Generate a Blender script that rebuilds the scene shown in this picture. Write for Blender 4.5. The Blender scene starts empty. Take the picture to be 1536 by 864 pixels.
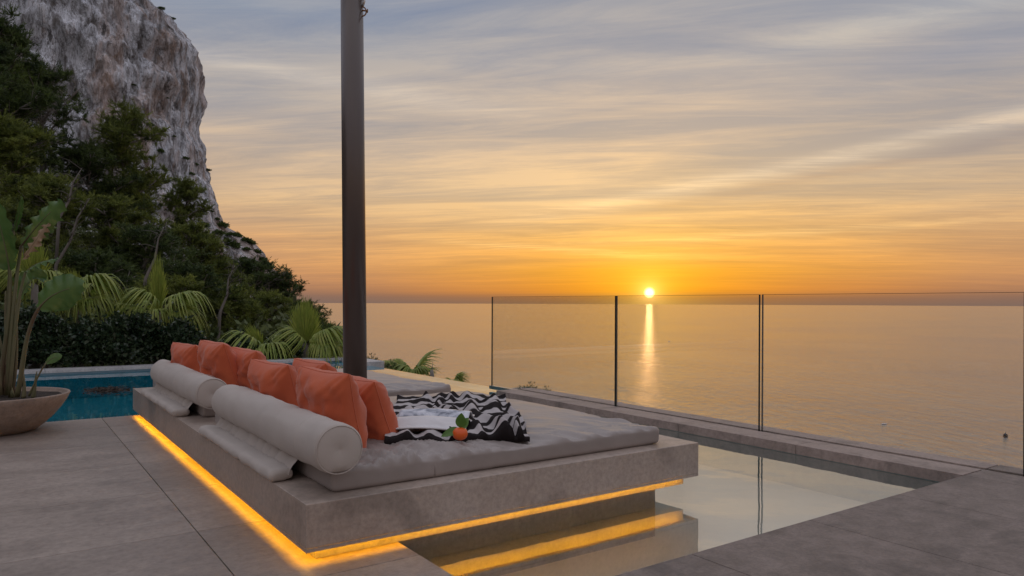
import bpy, bmesh, math, random
import numpy as np
from mathutils import Vector, Matrix, noise as mnoise
R = math.radians
sc = bpy.context.scene
COL = sc.collection
rng = np.random.default_rng(7)
random.seed(7)

# ------------------------------------------------------------------ camera
YAW = R(35.04); EYE = 1.2; FPX = 1088.0; CX = 768.0; HY = 455.0
FW = Vector((math.sin(YAW), math.cos(YAW), 0)); RT = Vector((math.cos(YAW), -math.sin(YAW), 0))
def at(px, py, d):
    p = FW*d + RT*((px-CX)/FPX*d); p.z = EYE-(py-HY)/FPX*d
    return p
def ld(L, D, z=0.0):
    p = FW*D + RT*L; p.z = z
    return p
cam_d = bpy.data.cameras.new('camera'); cam = bpy.data.objects.new('camera', cam_d); COL.objects.link(cam)
cam_d.sensor_width = 36; cam_d.lens = FPX/1536*36; cam_d.shift_y = (HY-432)/1536
cam_d.clip_start = 0.05; cam_d.clip_end = 200000
cam.matrix_world = Matrix.Translation((0, 0, EYE)) @ Matrix.Rotation(-YAW, 4, 'Z') @ Matrix.Rotation(R(90), 4, 'X') @ Matrix.Rotation(R(.25), 4, 'Z')
sc.camera = cam

# ------------------------------------------------------------------ helpers
def tag(o, label=None, cat=None, group=None, kind=None):
    if label: o['label'] = label
    if cat: o['category'] = cat
    if group: o['group'] = group
    if kind: o['kind'] = kind
    return o
def empty(name, loc=(0, 0, 0), rz=0):
    o = bpy.data.objects.new(name, None); COL.objects.link(o)
    o.location = loc; o.rotation_euler = (0, 0, rz); o.empty_display_size = .2
    return o
def link(name, me, mat, parent=None):
    o = bpy.data.objects.new(name, me); COL.objects.link(o)
    if mat: me.materials.append(mat)
    if parent: o.parent = parent
    return o
def mk(name, V, F, mat, parent=None, smooth=True):
    """V list/array of points (thing-local), F list of faces"""
    me = bpy.data.meshes.new(name)
    if isinstance(F, np.ndarray):
        V = np.asarray(V, dtype=np.float32); k = F.shape[1]; n = F.shape[0]
        me.vertices.add(len(V)); me.vertices.foreach_set('co', V.ravel())
        me.loops.add(n*k); me.loops.foreach_set('vertex_index', F.astype(np.int32).ravel())
        me.polygons.add(n); me.polygons.foreach_set('loop_start', np.arange(0, n*k, k, dtype=np.int32))
        me.update(calc_edges=True)
    else:
        me.from_pydata([tuple(v) for v in V], [], F)
    if smooth: me.polygons.foreach_set('use_smooth', [True]*len(me.polygons))
    me.update()
    return link(name, me, mat, parent)
def from_bm(name, bm, mat, parent=None, smooth=False):
    me = bpy.data.meshes.new(name); bm.to_mesh(me); bm.free()
    if smooth: me.polygons.foreach_set('use_smooth', [True]*len(me.polygons))
    return link(name, me, mat, parent)
def add_box(bm, lo, hi, bev=0.0):
    g = bmesh.ops.create_cube(bm, size=1.0)
    vs = g['verts']
    for v in vs:
        v.co = Vector([(lo[i]+hi[i])/2 + v.co[i]*(hi[i]-lo[i]) for i in range(3)])
    if bev > 0:
        es = list({e for v in vs for e in v.link_edges})
        bmesh.ops.bevel(bm, geom=es, offset=bev, segments=2, affect='EDGES', profile=.5)
def box(name, lo, hi, mat, parent=None, bev=0.0):
    bm = bmesh.new(); add_box(bm, lo, hi, bev)
    return from_bm(name, bm, mat, parent)
def tube_vf(path, rad, n=8, off=0, cap=True):
    V, F = [], []; m = len(path)
    path = [Vector(p) for p in path]
    if not hasattr(rad, '__len__'): rad = [rad]*m
    up = Vector((0, 0, 1)); T0 = (path[1]-path[0]).normalized()
    if abs(T0.z) > .9: up = Vector((1, 0, 0))
    a = T0.cross(up).normalized()
    for i in range(m):
        T = (path[min(i+1, m-1)]-path[max(i-1, 0)]).normalized()
        a = (a - T*a.dot(T)).normalized(); b = T.cross(a)
        for j in range(n):
            t = 2*math.pi*j/n
            V.append(path[i]+(a*math.cos(t)+b*math.sin(t))*rad[i])
    for i in range(m-1):
        for j in range(n):
            F.append([off+i*n+j, off+i*n+(j+1) % n, off+(i+1)*n+(j+1) % n, off+(i+1)*n+j])
    if cap:
        F.append([off+j for j in range(n)][::-1]); F.append([off+(m-1)*n+j for j in range(n)])
    return V, F
def tubes(name, items, mat, parent=None):
    V, F = [], []
    for p, r, n in items:
        v, f = tube_vf(p, r, n, len(V)); V += v; F += f
    return mk(name, V, F, mat, parent)
def grid_vf(nu, nv, fn, off=0):
    V = [fn(i/(nu-1), j/(nv-1)) for j in range(nv) for i in range(nu)]
    F = [[off+j*nu+i, off+j*nu+i+1, off+(j+1)*nu+i+1, off+(j+1)*nu+i] for j in range(nv-1) for i in range(nu-1)]
    return V, F
def rounded_box(name, lo, hi, r, mat, parent=None, step=.04, disp=None):
    bm = bmesh.new(); lo = Vector(lo); hi = Vector(hi)
    def samples(a, b):
        n = max(2, int((b-a-2*r)/step)+1)
        core = [a+r+(b-a-2*r)*k/n for k in range(n+1)]
        rr = [a+r-r*math.tan(t) for t in (R(45), R(30), R(15))]
        return rr + core + [a+b-x for x in rr[::-1]]
    S = [samples(lo[i], hi[i]) for i in range(3)]
    ilo = lo+Vector((r, r, r)); ihi = hi-Vector((r, r, r))
    for ax in range(3):
        u, v = (ax+1) % 3, (ax+2) % 3
        for side in (0, 1):
            vs = []
            for b in S[v]:
                row = []
                for a in S[u]:
                    p = [0, 0, 0]; p[ax] = (lo, hi)[side][ax]; p[u] = a; p[v] = b
                    q = Vector([min(max(p[i], ilo[i]), ihi[i]) for i in range(3)])
                    d = Vector(p)-q
                    row.append(bm.verts.new(q+d.normalized()*r))
                vs.append(row)
            for j in range(len(vs)-1):
                for i in range(len(vs[0])-1):
                    f = [vs[j][i], vs[j][i+1], vs[j+1][i+1], vs[j+1][i]]
                    bm.faces.new(f if side else f[::-1])
    bmesh.ops.remove_doubles(bm, verts=bm.verts, dist=1e-4)
    bm.normal_update()
    if disp:
        new = [v.co + disp(v.co.copy(), v.normal.copy()) for v in bm.verts]
        for v, c in zip(bm.verts, new): v.co = c
    return from_bm(name, bm, mat, parent, True)
def lathe_vf(prof, n, sx=1, sy=1, off=0):
    V, F = [], []
    for r, z in prof:
        for j in range(n):
            t = 2*math.pi*j/n; V.append(Vector((r*math.cos(t)*sx, r*math.sin(t)*sy, z)))
    for i in range(len(prof)-1):
        for j in range(n):
            F.append([off+i*n+j, off+i*n+(j+1) % n, off+(i+1)*n+(j+1) % n, off+(i+1)*n+j])
    return V, F
def fbm(p, o=4, H=1.0): return mnoise.fractal(Vector(p), H, 2.0, o, noise_basis='PERLIN_ORIGINAL')
def sstep(a, b, x):
    t = min(max((x-a)/(b-a), 0), 1); return t*t*(3-2*t)

# ------------------------------------------------------------------ materials
class NT:
    def __init__(s, tree): s.t = tree; s.t.nodes.clear()
    def n(s, typ, ins=None, **kw):
        nd = s.t.nodes.new(typ)
        for k, v in kw.items(): setattr(nd, k, v)
        for k, v in (ins or {}).items():
            sock = nd.inputs[k]
            if isinstance(v, bpy.types.NodeSocket): s.t.links.new(v, sock)
            else: sock.default_value = v
        return nd
    def mth(s, op, a, b=0.0, c=0.0, clamp=False):
        nd = s.n('ShaderNodeMath', {0: a, 1: b, 2: c}, operation=op, use_clamp=clamp); return nd.outputs[0]
    def mix(s, f, a, b, blend='MIX'):
        nd = s.n('ShaderNodeMix', None, data_type='RGBA', blend_type=blend)
        for k, v in ((0, f), (6, a), (7, b)):
            if isinstance(v, bpy.types.NodeSocket): s.t.links.new(v, nd.inputs[k])
            else: nd.inputs[k].default_value = v
        return nd.outputs[2]
    def ramp(s, f, stops, interp='LINEAR'):
        nd = s.n('ShaderNodeValToRGB', {0: f}); cr = nd.color_ramp; cr.interpolation = interp
        while len(cr.elements) > 1: cr.elements.remove(cr.elements[-1])
        cr.elements[0].position = stops[0][0]; cr.elements[0].color = c4(stops[0][1])
        for p, c in stops[1:]:
            e = cr.elements.new(p); e.color = c4(c)
        return nd.outputs[0]
    def noise(s, vec, scale, detail=4, rough=.55, dist=0.0):
        return s.n('ShaderNodeTexNoise', {'Vector': vec, 'Scale': scale, 'Detail': detail, 'Roughness': rough, 'Distortion': dist}).outputs[0]
    def mapping(s, vec, scale=(1, 1, 1), rot=(0, 0, 0), loc=(0, 0, 0)):
        return s.n('ShaderNodeMapping', {'Vector': vec, 'Scale': scale, 'Rotation': rot, 'Location': loc}).outputs[0]
def c4(c):
    if not hasattr(c, '__len__'): c = (c, c, c)
    return tuple(c) if len(c) == 4 else (*c, 1)
def newmat(name):
    m = bpy.data.materials.new(name); m.use_nodes = True
    return m, NT(m.node_tree)
def pmat(name, c1, c2, scale=4, rough=.6, bump=.2, bscale=60, stretch=(1, 1, 1), c3=None, dirt=0.0, dscale=2, island=0.0, sheen=0, detail=6, spec=.5, metallic=0, bdist=.004, trans=0.0, grain=0):
    m, t = newmat(name)
    co = t.n('ShaderNodeTexCoord').outputs['Object']
    v = t.mapping(co, stretch)
    f = t.noise(v, scale, detail, .6, .3)
    col = t.ramp(f, [(.3, c1), (.7, c2)])
    if c3 is not None:
        g = t.noise(t.mapping(co, stretch, loc=(7, 3, 1)), scale*.4, 5, .6, .5)
        col = t.mix(t.ramp(g, [(.52, 0.0), (.66, 1.0)]), col, c4(c3))
    if dirt or grain:
        gg = t.ramp(t.noise(co, grain or 30, 6, .75), [(.3, .72), (.5, 1.0), (.7, 1.22)])
        col = t.mix(1.0, col, gg, 'MULTIPLY')
    if dirt:
        g = t.noise(t.mapping(co, (1, 1, 1), loc=(3, 9, 4)), dscale, 5, .55, .8)
        col = t.mix(t.ramp(g, [(.34, dirt), (.47, 0.0)]), col, (.04, .035, .03, 1), 'MIX')
    if island:
        ri = t.n('ShaderNodeNewGeometry').outputs['Random Per Island']
        k = t.mth('MULTIPLY_ADD', ri, island, 1-island/2)
        col = t.n('ShaderNodeVectorMath', {0: col, 3: k}, operation='SCALE').outputs[0]
    ro = t.mth('MULTIPLY_ADD', f, .25, rough-.12, clamp=True)
    bs = t.n('ShaderNodeBsdfPrincipled', {'Base Color': col, 'Roughness': ro, 'Metallic': metallic})
    bs.inputs['Specular IOR Level'].default_value = spec
    if sheen: bs.inputs['Sheen Weight'].default_value = sheen
    if bump:
        h = t.mth('ADD', t.noise(v, bscale, 5, .7), t.mth('MULTIPLY', f, .5))
        b = t.n('ShaderNodeBump', {'Height': h, 'Strength': bump, 'Distance': bdist})
        t.t.links.new(b.outputs[0], bs.inputs['Normal'])
    sh = bs.outputs[0]
    if trans:
        tr = t.n('ShaderNodeBsdfTranslucent', {'Color': col})
        sh = t.n('ShaderNodeMixShader', {0: trans, 1: sh, 2: tr.outputs[0]}).outputs[0]
    t.n('ShaderNodeOutputMaterial', {'Surface': sh})
    return m
M = {}
M['terrace'] = pmat('terrace_stone', (.255, .205, .17), (.365, .30, .25), 1.6, .44, .5, 45, (1, 2.4, 1), island=.26, dirt=.22, dscale=1.6, grain=22)
M['deck'] = pmat('deck_stone', (.15, .12, .10), (.26, .21, .18), 7, .66, .8, 60, island=.08, dirt=.35, dscale=2.5, bdist=.006, grain=42)
M['grout'] = pmat('grout', (.05, .045, .04), (.07, .06, .055), 20, .9, 0)
M['slab'] = pmat('platform_stone', (.37, .295, .24), (.43, .355, .30), 2.0, .40, .06, 50, (1, 1, .25), dirt=.30, dscale=1.9, detail=3)
M['plinth'] = pmat('plinth_stone', (.26, .25, .22), (.33, .31, .28), 3, .6, .2, 50, dirt=.2)
M['coping'] = pmat('coping_stone', (.26, .20, .17), (.37, .29, .25), 3, .55, .3, 50, island=.2, dirt=.35, dscale=3)
M['pale_coping'] = pmat('pale_coping_stone', (.36, .36, .36), (.46, .45, .44), 3, .5, .2, 40, island=.12, dirt=.15)
M['fabric'] = pmat('grey_fabric', (.28, .24, .215), (.335, .29, .265), 3, .38, .25, 350, sheen=.1, spec=.6, bdist=.0015)
M['canvas'] = pmat('cream_canvas', (.44, .39, .345), (.51, .455, .405), 3, .8, .3, 400, sheen=.2, spec=.25, bdist=.0015)
M['coral'] = pmat('coral_fabric', (.58, .118, .048), (.70, .165, .068), 4, .8, .35, 380, sheen=.35, spec=.2, bdist=.0015, trans=.12)
M['pole'] = pmat('pole_paint', (.085, .064, .054), (.11, .084, .070), 2, .32, .1, 120, (1, 1, .2), spec=.8, metallic=.25)
M['metal'] = pmat('stainless_steel', (.45, .43, .4), (.6, .57, .52), 9, .3, .05, 50, metallic=1)
M['rust'] = pmat('rusty_metal', (.22, .11, .05), (.35, .2, .1), 30, .7, .3, 90, metallic=.5)
M['planter'] = pmat('planter_concrete', (.30, .225, .175), (.37, .285, .225), 4, .7, .35, 70, dirt=.15)
M['soil'] = pmat('soil', (.02, .015, .012), (.07, .05, .035), 30, .95, 1, 60, bdist=.02)
M['leaf'] = pmat('paddle_leaf', (.055, .13, .03), (.11, .19, .045), 5, .4, .5, 9, (1, 1, 1), c3=(.20, .24, .07), trans=.25, bdist=.01)
M['dryleaf'] = pmat('dry_leaf', (.32, .22, .13), (.42, .31, .2), 6, .7, .4, 30, trans=.2)
M['stem'] = pmat('leaf_stem', (.10, .115, .05), (.17, .15, .08), 7, .5, .3, 40, (1, 1, .2), c3=(.11, .05, .035))
M['palm'] = pmat('palm_frond', (.15, .25, .03), (.40, .42, .10), 5, .45, .2, 30, island=.5, trans=.3)
M['palm_new'] = pmat('young_palm_frond', (.20, .29, .035), (.40, .43, .085), 5, .45, .2, 30, island=.4, trans=.35)
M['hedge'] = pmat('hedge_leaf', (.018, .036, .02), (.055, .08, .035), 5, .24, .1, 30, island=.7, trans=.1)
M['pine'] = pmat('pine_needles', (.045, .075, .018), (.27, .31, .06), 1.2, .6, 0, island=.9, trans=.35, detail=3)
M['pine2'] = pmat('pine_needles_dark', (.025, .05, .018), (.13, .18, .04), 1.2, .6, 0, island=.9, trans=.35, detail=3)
M['bark'] = pmat('pine_bark', (.17, .15, .13), (.32, .29, .26), 5, .9, .8, 30, (1, 1, .3), bdist=.02)
M['deadwood'] = pmat('dead_wood', (.10, .09, .078), (.19, .17, .15), 6, .9, .6, 30, (1, 1, .3), bdist=.01)
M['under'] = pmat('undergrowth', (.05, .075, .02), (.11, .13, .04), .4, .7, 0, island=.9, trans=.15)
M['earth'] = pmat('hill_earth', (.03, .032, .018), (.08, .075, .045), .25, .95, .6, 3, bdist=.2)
M['tile'] = pmat('pool_tiles', (.006, .36, .48), (.012, .44, .56), 30, .4, .1, 60)
M['pale_tile'] = pmat('pale_blue_tiles', (.13, .22, .27), (.17, .27, .32), 12, .4, .1, 60)
M['shelf'] = pmat('reflection_boost_shelf', (.70, .61, .50), (.78, .69, .57), 2, .5, .1, 40)  # very pale so the water above looks as bright as mirrored sky
M['dark_tile'] = pmat('dark_teal_tiles', (.20, .27, .27), (.26, .33, .32), 12, .4, .1, 60)
M['render'] = pmat('grey_render', (.2, .19, .18), (.26, .25, .23), 2, .8, .2, 60)
M['glass_edge'] = pmat('glass_edge', (.012, .02, .016), (.02, .03, .025), 6, .15, 0)
M['buoy'] = pmat('buoy_plastic', (.03, .03, .035), (.05, .05, .05), 6, .5, .1)
M['white'] = pmat('white_paint', (.75, .75, .75), (.8, .8, .8), 6, .4, 0)
M['orange'] = pmat('tangerine_peel', (.75, .10, .015), (.82, .16, .02), 9, .38, .5, 160, bdist=.002)
M['leafgreen'] = pmat('citrus_leaf', (.07, .16, .02), (.11, .23, .035), 12, .35, .3, 40, trans=.15)

def emat(name, col, s):
    m, t = newmat(name)
    e = t.n('ShaderNodeEmission', {'Color': c4(col), 'Strength': s})
    t.n('ShaderNodeOutputMaterial', {'Surface': e.outputs[0]}); return m
M['led'] = emat('led_strip', (1.0, .43, .0), 33.0)

def glassmat():
    m, t = newmat('balustrade_glass')
    tr = t.n('ShaderNodeBsdfTransparent', {'Color': (.994, .996, .993, 1)})
    gl = t.n('ShaderNodeBsdfGlossy', {'Color': (1, 1, 1, 1), 'Roughness': .0})
    fr = t.n('ShaderNodeFresnel', {'IOR': 1.45})
    f = t.mth('MULTIPLY', fr.outputs[0], .22)
    t.n('ShaderNodeOutputMaterial', {'Surface': t.n('ShaderNodeMixShader', {0: f, 1: tr.outputs[0], 2: gl.outputs[0]}).outputs[0]})
    return m
M['glass'] = glassmat()
def watermat():
    m, t = newmat('pool_water')
    co = t.n('ShaderNodeTexCoord').outputs['Object']
    n1 = t.noise(co, 1.6, 2, .5); n2 = t.noise(co, 9, 2, .5)
    amp = t.ramp(t.noise(t.mapping(co, loc=(4, 1, 0)), .55, 2, .5), [(.38, .25), (.62, 1.0)])
    h = t.mth('MULTIPLY', t.mth('MULTIPLY_ADD', n2, .10, n1), amp)
    b = t.n('ShaderNodeBump', {'Height': h, 'Strength': .09, 'Distance': .05})
    tr = t.n('ShaderNodeBsdfTransparent', {'Color': (.90, .975, .98, 1)})
    gl = t.n('ShaderNodeBsdfGlossy', {'Color': (1, 1, 1, 1), 'Roughness': .0, 'Normal': b.outputs[0]})
    fr = t.n('ShaderNodeFresnel', {'IOR': 1.36, 'Normal': b.outputs[0]})
    t.n('ShaderNodeOutputMaterial', {'Surface': t.n('ShaderNodeMixShader', {0: t.mth('MULTIPLY_ADD', fr.outputs[0], .20, .48, clamp=True), 1: tr.outputs[0], 2: gl.outputs[0]}).outputs[0]})
    return m
M['water'] = watermat()
def seamat():
    m, t = newmat('sea_water')
    co = t.n('ShaderNodeTexCoord').outputs['Object']
    v = t.mapping(co, (1, 1, 1), (0, 0, R(40)))
    v2 = t.mapping(v, (1.0, .45, 1))
    h = t.mth('ADD', t.mth('MULTIPLY', t.noise(v2, .035, 3, .5), 1.8), t.mth('ADD', t.mth('MULTIPLY', t.noise(v2, .17, 5, .62, .4), 1.2), t.mth('MULTIPLY', t.noise(v2, .55, 3, .6), .35)))
    patch = t.ramp(t.noise(t.mapping(co, (1, 1, 1), (0, 0, R(60)), (30, 0, 0)), .0035, 3, .5), [(.35, .65), (.65, 1.2)])
    b = t.n('ShaderNodeBump', {'Height': h, 'Strength': t.mth('MULTIPLY', patch, .75), 'Distance': 1.0})
    bs = t.n('ShaderNodeBsdfPrincipled', {'Base Color': (.12, .10, .085, 1), 'Roughness': .15, 'IOR': 2.2, 'Normal': b.outputs[0]})
    t.n('ShaderNodeOutputMaterial', {'Surface': bs.outputs[0]})
    return m
M['sea'] = seamat()
def rockmat():
    m, t = newmat('limestone')
    co = t.n('ShaderNodeTexCoord').outputs['Object']
    st = t.mapping(co, (1, 1, .35))
    f1 = t.noise(st, .42, 13, .74, .5)
    col = t.ramp(f1, [(.39, (.20, .19, .18)), (.46, (.40, .41, .43)), (.52, (.74, .77, .82)), (.66, (.80, .83, .88))])
    och_sunset = t.noise(t.mapping(co, (1, 1, .22), loc=(20, 5, 0)), .11, 12, .72, .8)
    och_sunset = t.mth('ADD', och_sunset, t.mth('MULTIPLY_ADD', t.n('ShaderNodeVectorMath', {0: co, 1: tuple(RT)}, operation='DOT_PRODUCT').outputs['Value'], .0035, .33))  # ochre grows towards the right, painting sunset warmth into the rock colour
    col = t.mix(t.ramp(och_sunset, [(.52, 0.0), (.62, .5)]), col, (.46, .29, .19, 1))
    dk = t.noise(t.mapping(co, (1, 1, .6), loc=(50, 5, 9)), .3, 9, .7, .3)
    col = t.mix(t.ramp(dk, [(.36, .85), (.42, 0.0)]), col, (.05, .047, .042, 1))
    la = t.n('ShaderNodeVectorMath', {0: co, 1: tuple(RT)}, operation='DOT_PRODUCT').outputs['Value']
    vor = t.n('ShaderNodeTexVoronoi', {'Vector': t.mapping(t.n('ShaderNodeVectorMath', {0: co, 1: t.n('ShaderNodeTexNoise', {'Vector': co, 'Scale': .15, 'Detail': 4}).outputs['Color']}, operation='MULTIPLY_ADD').outputs[0] if False else co, (1, 1, .38)), 'Scale': .42, 'Randomness': 1.0})
    vs = t.n('ShaderNodeSeparateXYZ', {0: vor.outputs['Color']}).outputs[0]
    col = t.n('ShaderNodeVectorMath', {0: col, 3: t.mth('MULTIPLY_ADD', vs, .42, .84)}, operation='SCALE').outputs[0]
    ck2 = t.noise(t.mapping(co, (1, 1, .22), (0, R(-9), 0), (11, 2, 3)), .26, 7, .7, .8)
    col = t.mix(t.ramp(t.mth('ABSOLUTE', t.mth('SUBTRACT', ck2, .5)), [(.0, .85), (.014, 0.0)]), col, (.09, .08, .075, 1))
    ck = t.noise(t.mapping(co, (1, 1, .16), (0, R(7), 0), (1, 2, 3)), .9, 8, .7, .6)
    col = t.mix(t.ramp(t.mth('ABSOLUTE', t.mth('SUBTRACT', ck, .5)), [(.0, .8), (.018, 0.0)]), col, (.10, .09, .085, 1))
    veg = t.noise(t.mapping(co, (1, 1, 2.5), loc=(5, 51, 9)), .4, 8, .7)
    zz = t.n('ShaderNodeSeparateXYZ', {0: co}).outputs[2]
    vz = t.mth('MULTIPLY_ADD', zz, -.0035, .06)
    col = t.mix(t.ramp(t.mth('ADD', veg, vz), [(.57, 0.0), (.64, .9)]), col, (.04, .05, .022, 1))
    h = t.mth('ADD', t.noise(st, .35, 12, .72, .4), t.mth('MULTIPLY', t.n('ShaderNodeTexVoronoi', {'Vector': t.mapping(co, (1, 1, .5)), 'Scale': .3}, feature='DISTANCE_TO_EDGE').outputs[0], .25))
    b = t.n('ShaderNodeBump', {'Height': h, 'Strength': .9, 'Distance': 1.8})
    bs = t.n('ShaderNodeBsdfPrincipled', {'Base Color': col, 'Roughness': .9, 'Normal': b.outputs[0]})
    bs.inputs['Specular IOR Level'].default_value = .15
    t.n('ShaderNodeOutputMaterial', {'Surface': bs.outputs[0]})
    return m
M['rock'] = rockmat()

# ------------------------------------------------------------------ world / sun
SUNAZ = YAW + math.atan2(974-CX, FPX)          # clockwise from +Y
SUNEL = math.atan2((HY-438), FPX)*math.cos(math.atan2(974-CX, FPX))
SD = Vector((math.sin(SUNAZ)*math.cos(SUNEL), math.cos(SUNAZ)*math.cos(SUNEL), math.sin(SUNEL)))
w = bpy.data.worlds.new('World'); sc.world = w; w.use_nodes = True
t = NT(w.node_tree)
gen = t.n('ShaderNodeTexCoord').outputs['Generated']
dr = t.n('ShaderNodeVectorMath', {0: gen}, operation='NORMALIZE').outputs[0]
sep = t.n('ShaderNodeSeparateXYZ', {0: dr})
X, Y, Z = sep.outputs
zr = t.mth('MULTIPLY', Z, 1.0)
# horizontal angle to the sun (cosine)
hl = t.mth('SQRT', t.mth('ADD', t.mth('MULTIPLY', X, X), t.mth('MULTIPLY', Y, Y)))
ca = t.mth('DIVIDE', t.mth('ADD', t.mth('MULTIPLY', X, math.sin(SUNAZ)), t.mth('MULTIPLY', Y, math.cos(SUNAZ))), t.mth('MAXIMUM', hl, .001))
def S(r, g, b): return tuple(((c/255+.055)/1.055)**2.4 if c > 10 else c/255/12.92 for c in (r, g, b))
E = 1.0
wz = t.mth('MULTIPLY_ADD', t.noise(t.mapping(dr, (2.2, 2.2, 20)), 1.5, 4, .6), .045, -.0225)
zw = t.mth('ADD', Z, t.mth('MULTIPLY', wz, t.mth('MINIMUM', t.mth('MULTIPLY', t.mth('MAXIMUM', Z, 0), 8.0), 1.0)))
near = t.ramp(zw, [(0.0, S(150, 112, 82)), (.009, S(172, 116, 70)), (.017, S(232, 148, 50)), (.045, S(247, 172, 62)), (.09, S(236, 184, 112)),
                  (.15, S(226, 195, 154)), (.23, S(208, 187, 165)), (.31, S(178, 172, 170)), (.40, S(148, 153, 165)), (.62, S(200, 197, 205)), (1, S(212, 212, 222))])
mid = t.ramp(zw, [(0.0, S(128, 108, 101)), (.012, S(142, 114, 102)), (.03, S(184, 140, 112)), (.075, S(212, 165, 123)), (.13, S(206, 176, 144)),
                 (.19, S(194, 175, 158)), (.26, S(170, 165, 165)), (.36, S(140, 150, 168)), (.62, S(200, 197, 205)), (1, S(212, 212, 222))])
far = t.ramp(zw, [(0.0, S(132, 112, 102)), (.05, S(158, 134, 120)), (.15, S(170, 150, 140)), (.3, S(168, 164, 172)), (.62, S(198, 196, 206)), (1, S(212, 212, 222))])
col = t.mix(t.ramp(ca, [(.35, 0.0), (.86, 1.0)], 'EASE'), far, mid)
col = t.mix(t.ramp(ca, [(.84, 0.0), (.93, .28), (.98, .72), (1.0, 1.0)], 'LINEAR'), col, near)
# cirrus: streaks on a plane high above
zp = t.mth('ADD', t.mth('MAXIMUM', Z, 0.0), .055)
cv = t.n('ShaderNodeCombineXYZ', {0: t.mth('DIVIDE', X, zp), 1: t.mth('DIVIDE', Y, zp), 2: 0.0}).outputs[0]
cr_ = t.mapping(cv, (1, 1, 1), (0, 0, SUNAZ))          # +Y now points at the sun azimuth
cs = t.mapping(cr_, (.26, .95, 1), (0, 0, R(9)))
c1 = t.noise(cs, .8, 10, .60, 1.3)
c2 = t.noise(t.mapping(cr_, (.55, 2.6, 1), (0, 0, R(-12)), (9, 4, 0)), 1.3, 10, .7, 1.2)
c3 = t.noise(t.mapping(cr_, (.30, 1.3, 1), (0, 0, R(-38)), (2, 7, 0)), .8, 9, .66, 1.0)
cm = t.ramp(t.mth('ADD', t.mth('ADD', t.mth('MULTIPLY', c1, .40), t.mth('MULTIPLY', c3, .30)), t.mth('MULTIPLY', c2, .30)), [(.42, 0.0), (.50, .42), (.58, 1.0)])
fade = t.ramp(Z, [(.0, 0.0), (.03, .55), (.08, 1.0), (.8, .6)])
lit = t.mix(1.0, col, t.ramp(zw, [(0, (1.25, 1.12, .85)), (.1, (1.30, 1.24, 1.05)), (.2, (1.38, 1.27, 1.08)), (.5, (1.4, 1.28, 1.15))]), 'MULTIPLY')
drk = t.mix(1.0, col, t.ramp(zw, [(0, (.90, .86, .86)), (.1, (.84, .85, .90)), (.2, (.80, .86, .97)), (.5, (.72, .82, .98))]), 'MULTIPLY')
cl = t.mix(cm, drk, lit)
col2 = t.mix(fade, col, cl)
# warm glow around the low sun, and its disc
dt = t.n('ShaderNodeVectorMath', {0: dr, 1: tuple(SD)}, operation='DOT_PRODUCT').outputs['Value']
ang = t.mth('ARCCOSINE', t.mth('MINIMUM', dt, 1.0))
g1 = t.mth('EXPONENT', t.mth('MULTIPLY', ang, -9.0))
g2 = t.mth('EXPONENT', t.mth('MULTIPLY', ang, -24.0))
def addc(c, f, k): return t.mix(1.0, c, t.n('ShaderNodeVectorMath', {0: tuple(k), 3: f}, operation='SCALE').outputs[0], 'ADD')
col3 = addc(addc(col2, g1, (.17, .06, -.04)), g2, (.55, .36, .05))
g3 = t.mth('EXPONENT', t.mth('MULTIPLY', ang, -120.0))
col3 = addc(col3, g3, (1.2, .75, .28))
latc = t.mth('ADD', t.mth('MULTIPLY', X, math.cos(SUNAZ)), t.mth('MULTIPLY', Y, -math.sin(SUNAZ)))
def streak(z0, k, w_, l0, l1, colr, cin):
    e_ = t.mth('DIVIDE', t.mth('SUBTRACT', t.mth('ADD', Z, t.mth('MULTIPLY', wz, .6)), t.mth('MULTIPLY_ADD', latc, k, z0)), w_)
    f_ = t.mth('EXPONENT', t.mth('MULTIPLY', t.mth('MULTIPLY', e_, e_), -1.0))
    m_ = t.ramp(latc, [(0, 0.0), (1, 0.0)])
    a_ = t.mth('DIVIDE', t.mth('SUBTRACT', latc, l0), l1-l0, clamp=True)
    a_ = t.mth('MULTIPLY', t.mth('MULTIPLY', a_, t.mth('SUBTRACT', 1.0, a_)), 4.0)
    f_ = t.mth('MULTIPLY', t.mth('MULTIPLY', f_, a_), t.ramp(c2, [(.35, .2), (.6, 1.0)]))
    return addc(cin, t.mth('MULTIPLY', f_, t.mth('GREATER_THAN', ca, 0.0)), colr)
col3 = streak(.148, .16, .010, -.25, .75, (.26, .20, .12), col3)
col3 = streak(.128, .15, .008, -.1, .7, (-.10, -.08, -.04), col3)
col3 = streak(.068, -.05, .004, -.35, .2, (.22, .16, .06), col3)
col3 = streak(.085, .03, .005, -.3, .55, (.16, .12, .05), col3)
col3 = streak(.235, -.12, .012, -.8, -.1, (.14, .11, .07), col3)
col3 = streak(.30, .10, .02, .05, .8, (.10, .09, .06), col3)
col3 = streak(.27, .06, .02, .2, .9, (-.08, -.05, .0), col3)
nish = t.n('ShaderNodeTexSky', None, sky_type='NISHITA')
nish.sun_disc = False; nish.sun_elevation = max(SUNEL, R(.8)); nish.sun_rotation = SUNAZ
nish.altitude = 60; nish.dust_density = 2.0
ns = t.n('ShaderNodeVectorMath', {0: nish.outputs[0], 3: .05}, operation='SCALE').outputs[0]
veil = t.mix(.93, ns, col3)
disc = t.ramp(ang, [(.0030, 1.0), (.0075, 0.0)])
dd = t.n('ShaderNodeVectorMath', {0: (3.4, 2.3, 1.1), 3: disc}, operation='SCALE').outputs[0]
fin = t.mix(1.0, veil, dd, 'ADD')
below = t.ramp(t.mth('MULTIPLY_ADD', Z, 100, .5), [(.0, 0.0), (.5, 1.0)])
fin = t.mix(below, (.10, .09, .09, 1), fin)
bg = t.n('ShaderNodeBackground', {'Color': fin, 'Strength': 1.0})
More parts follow.
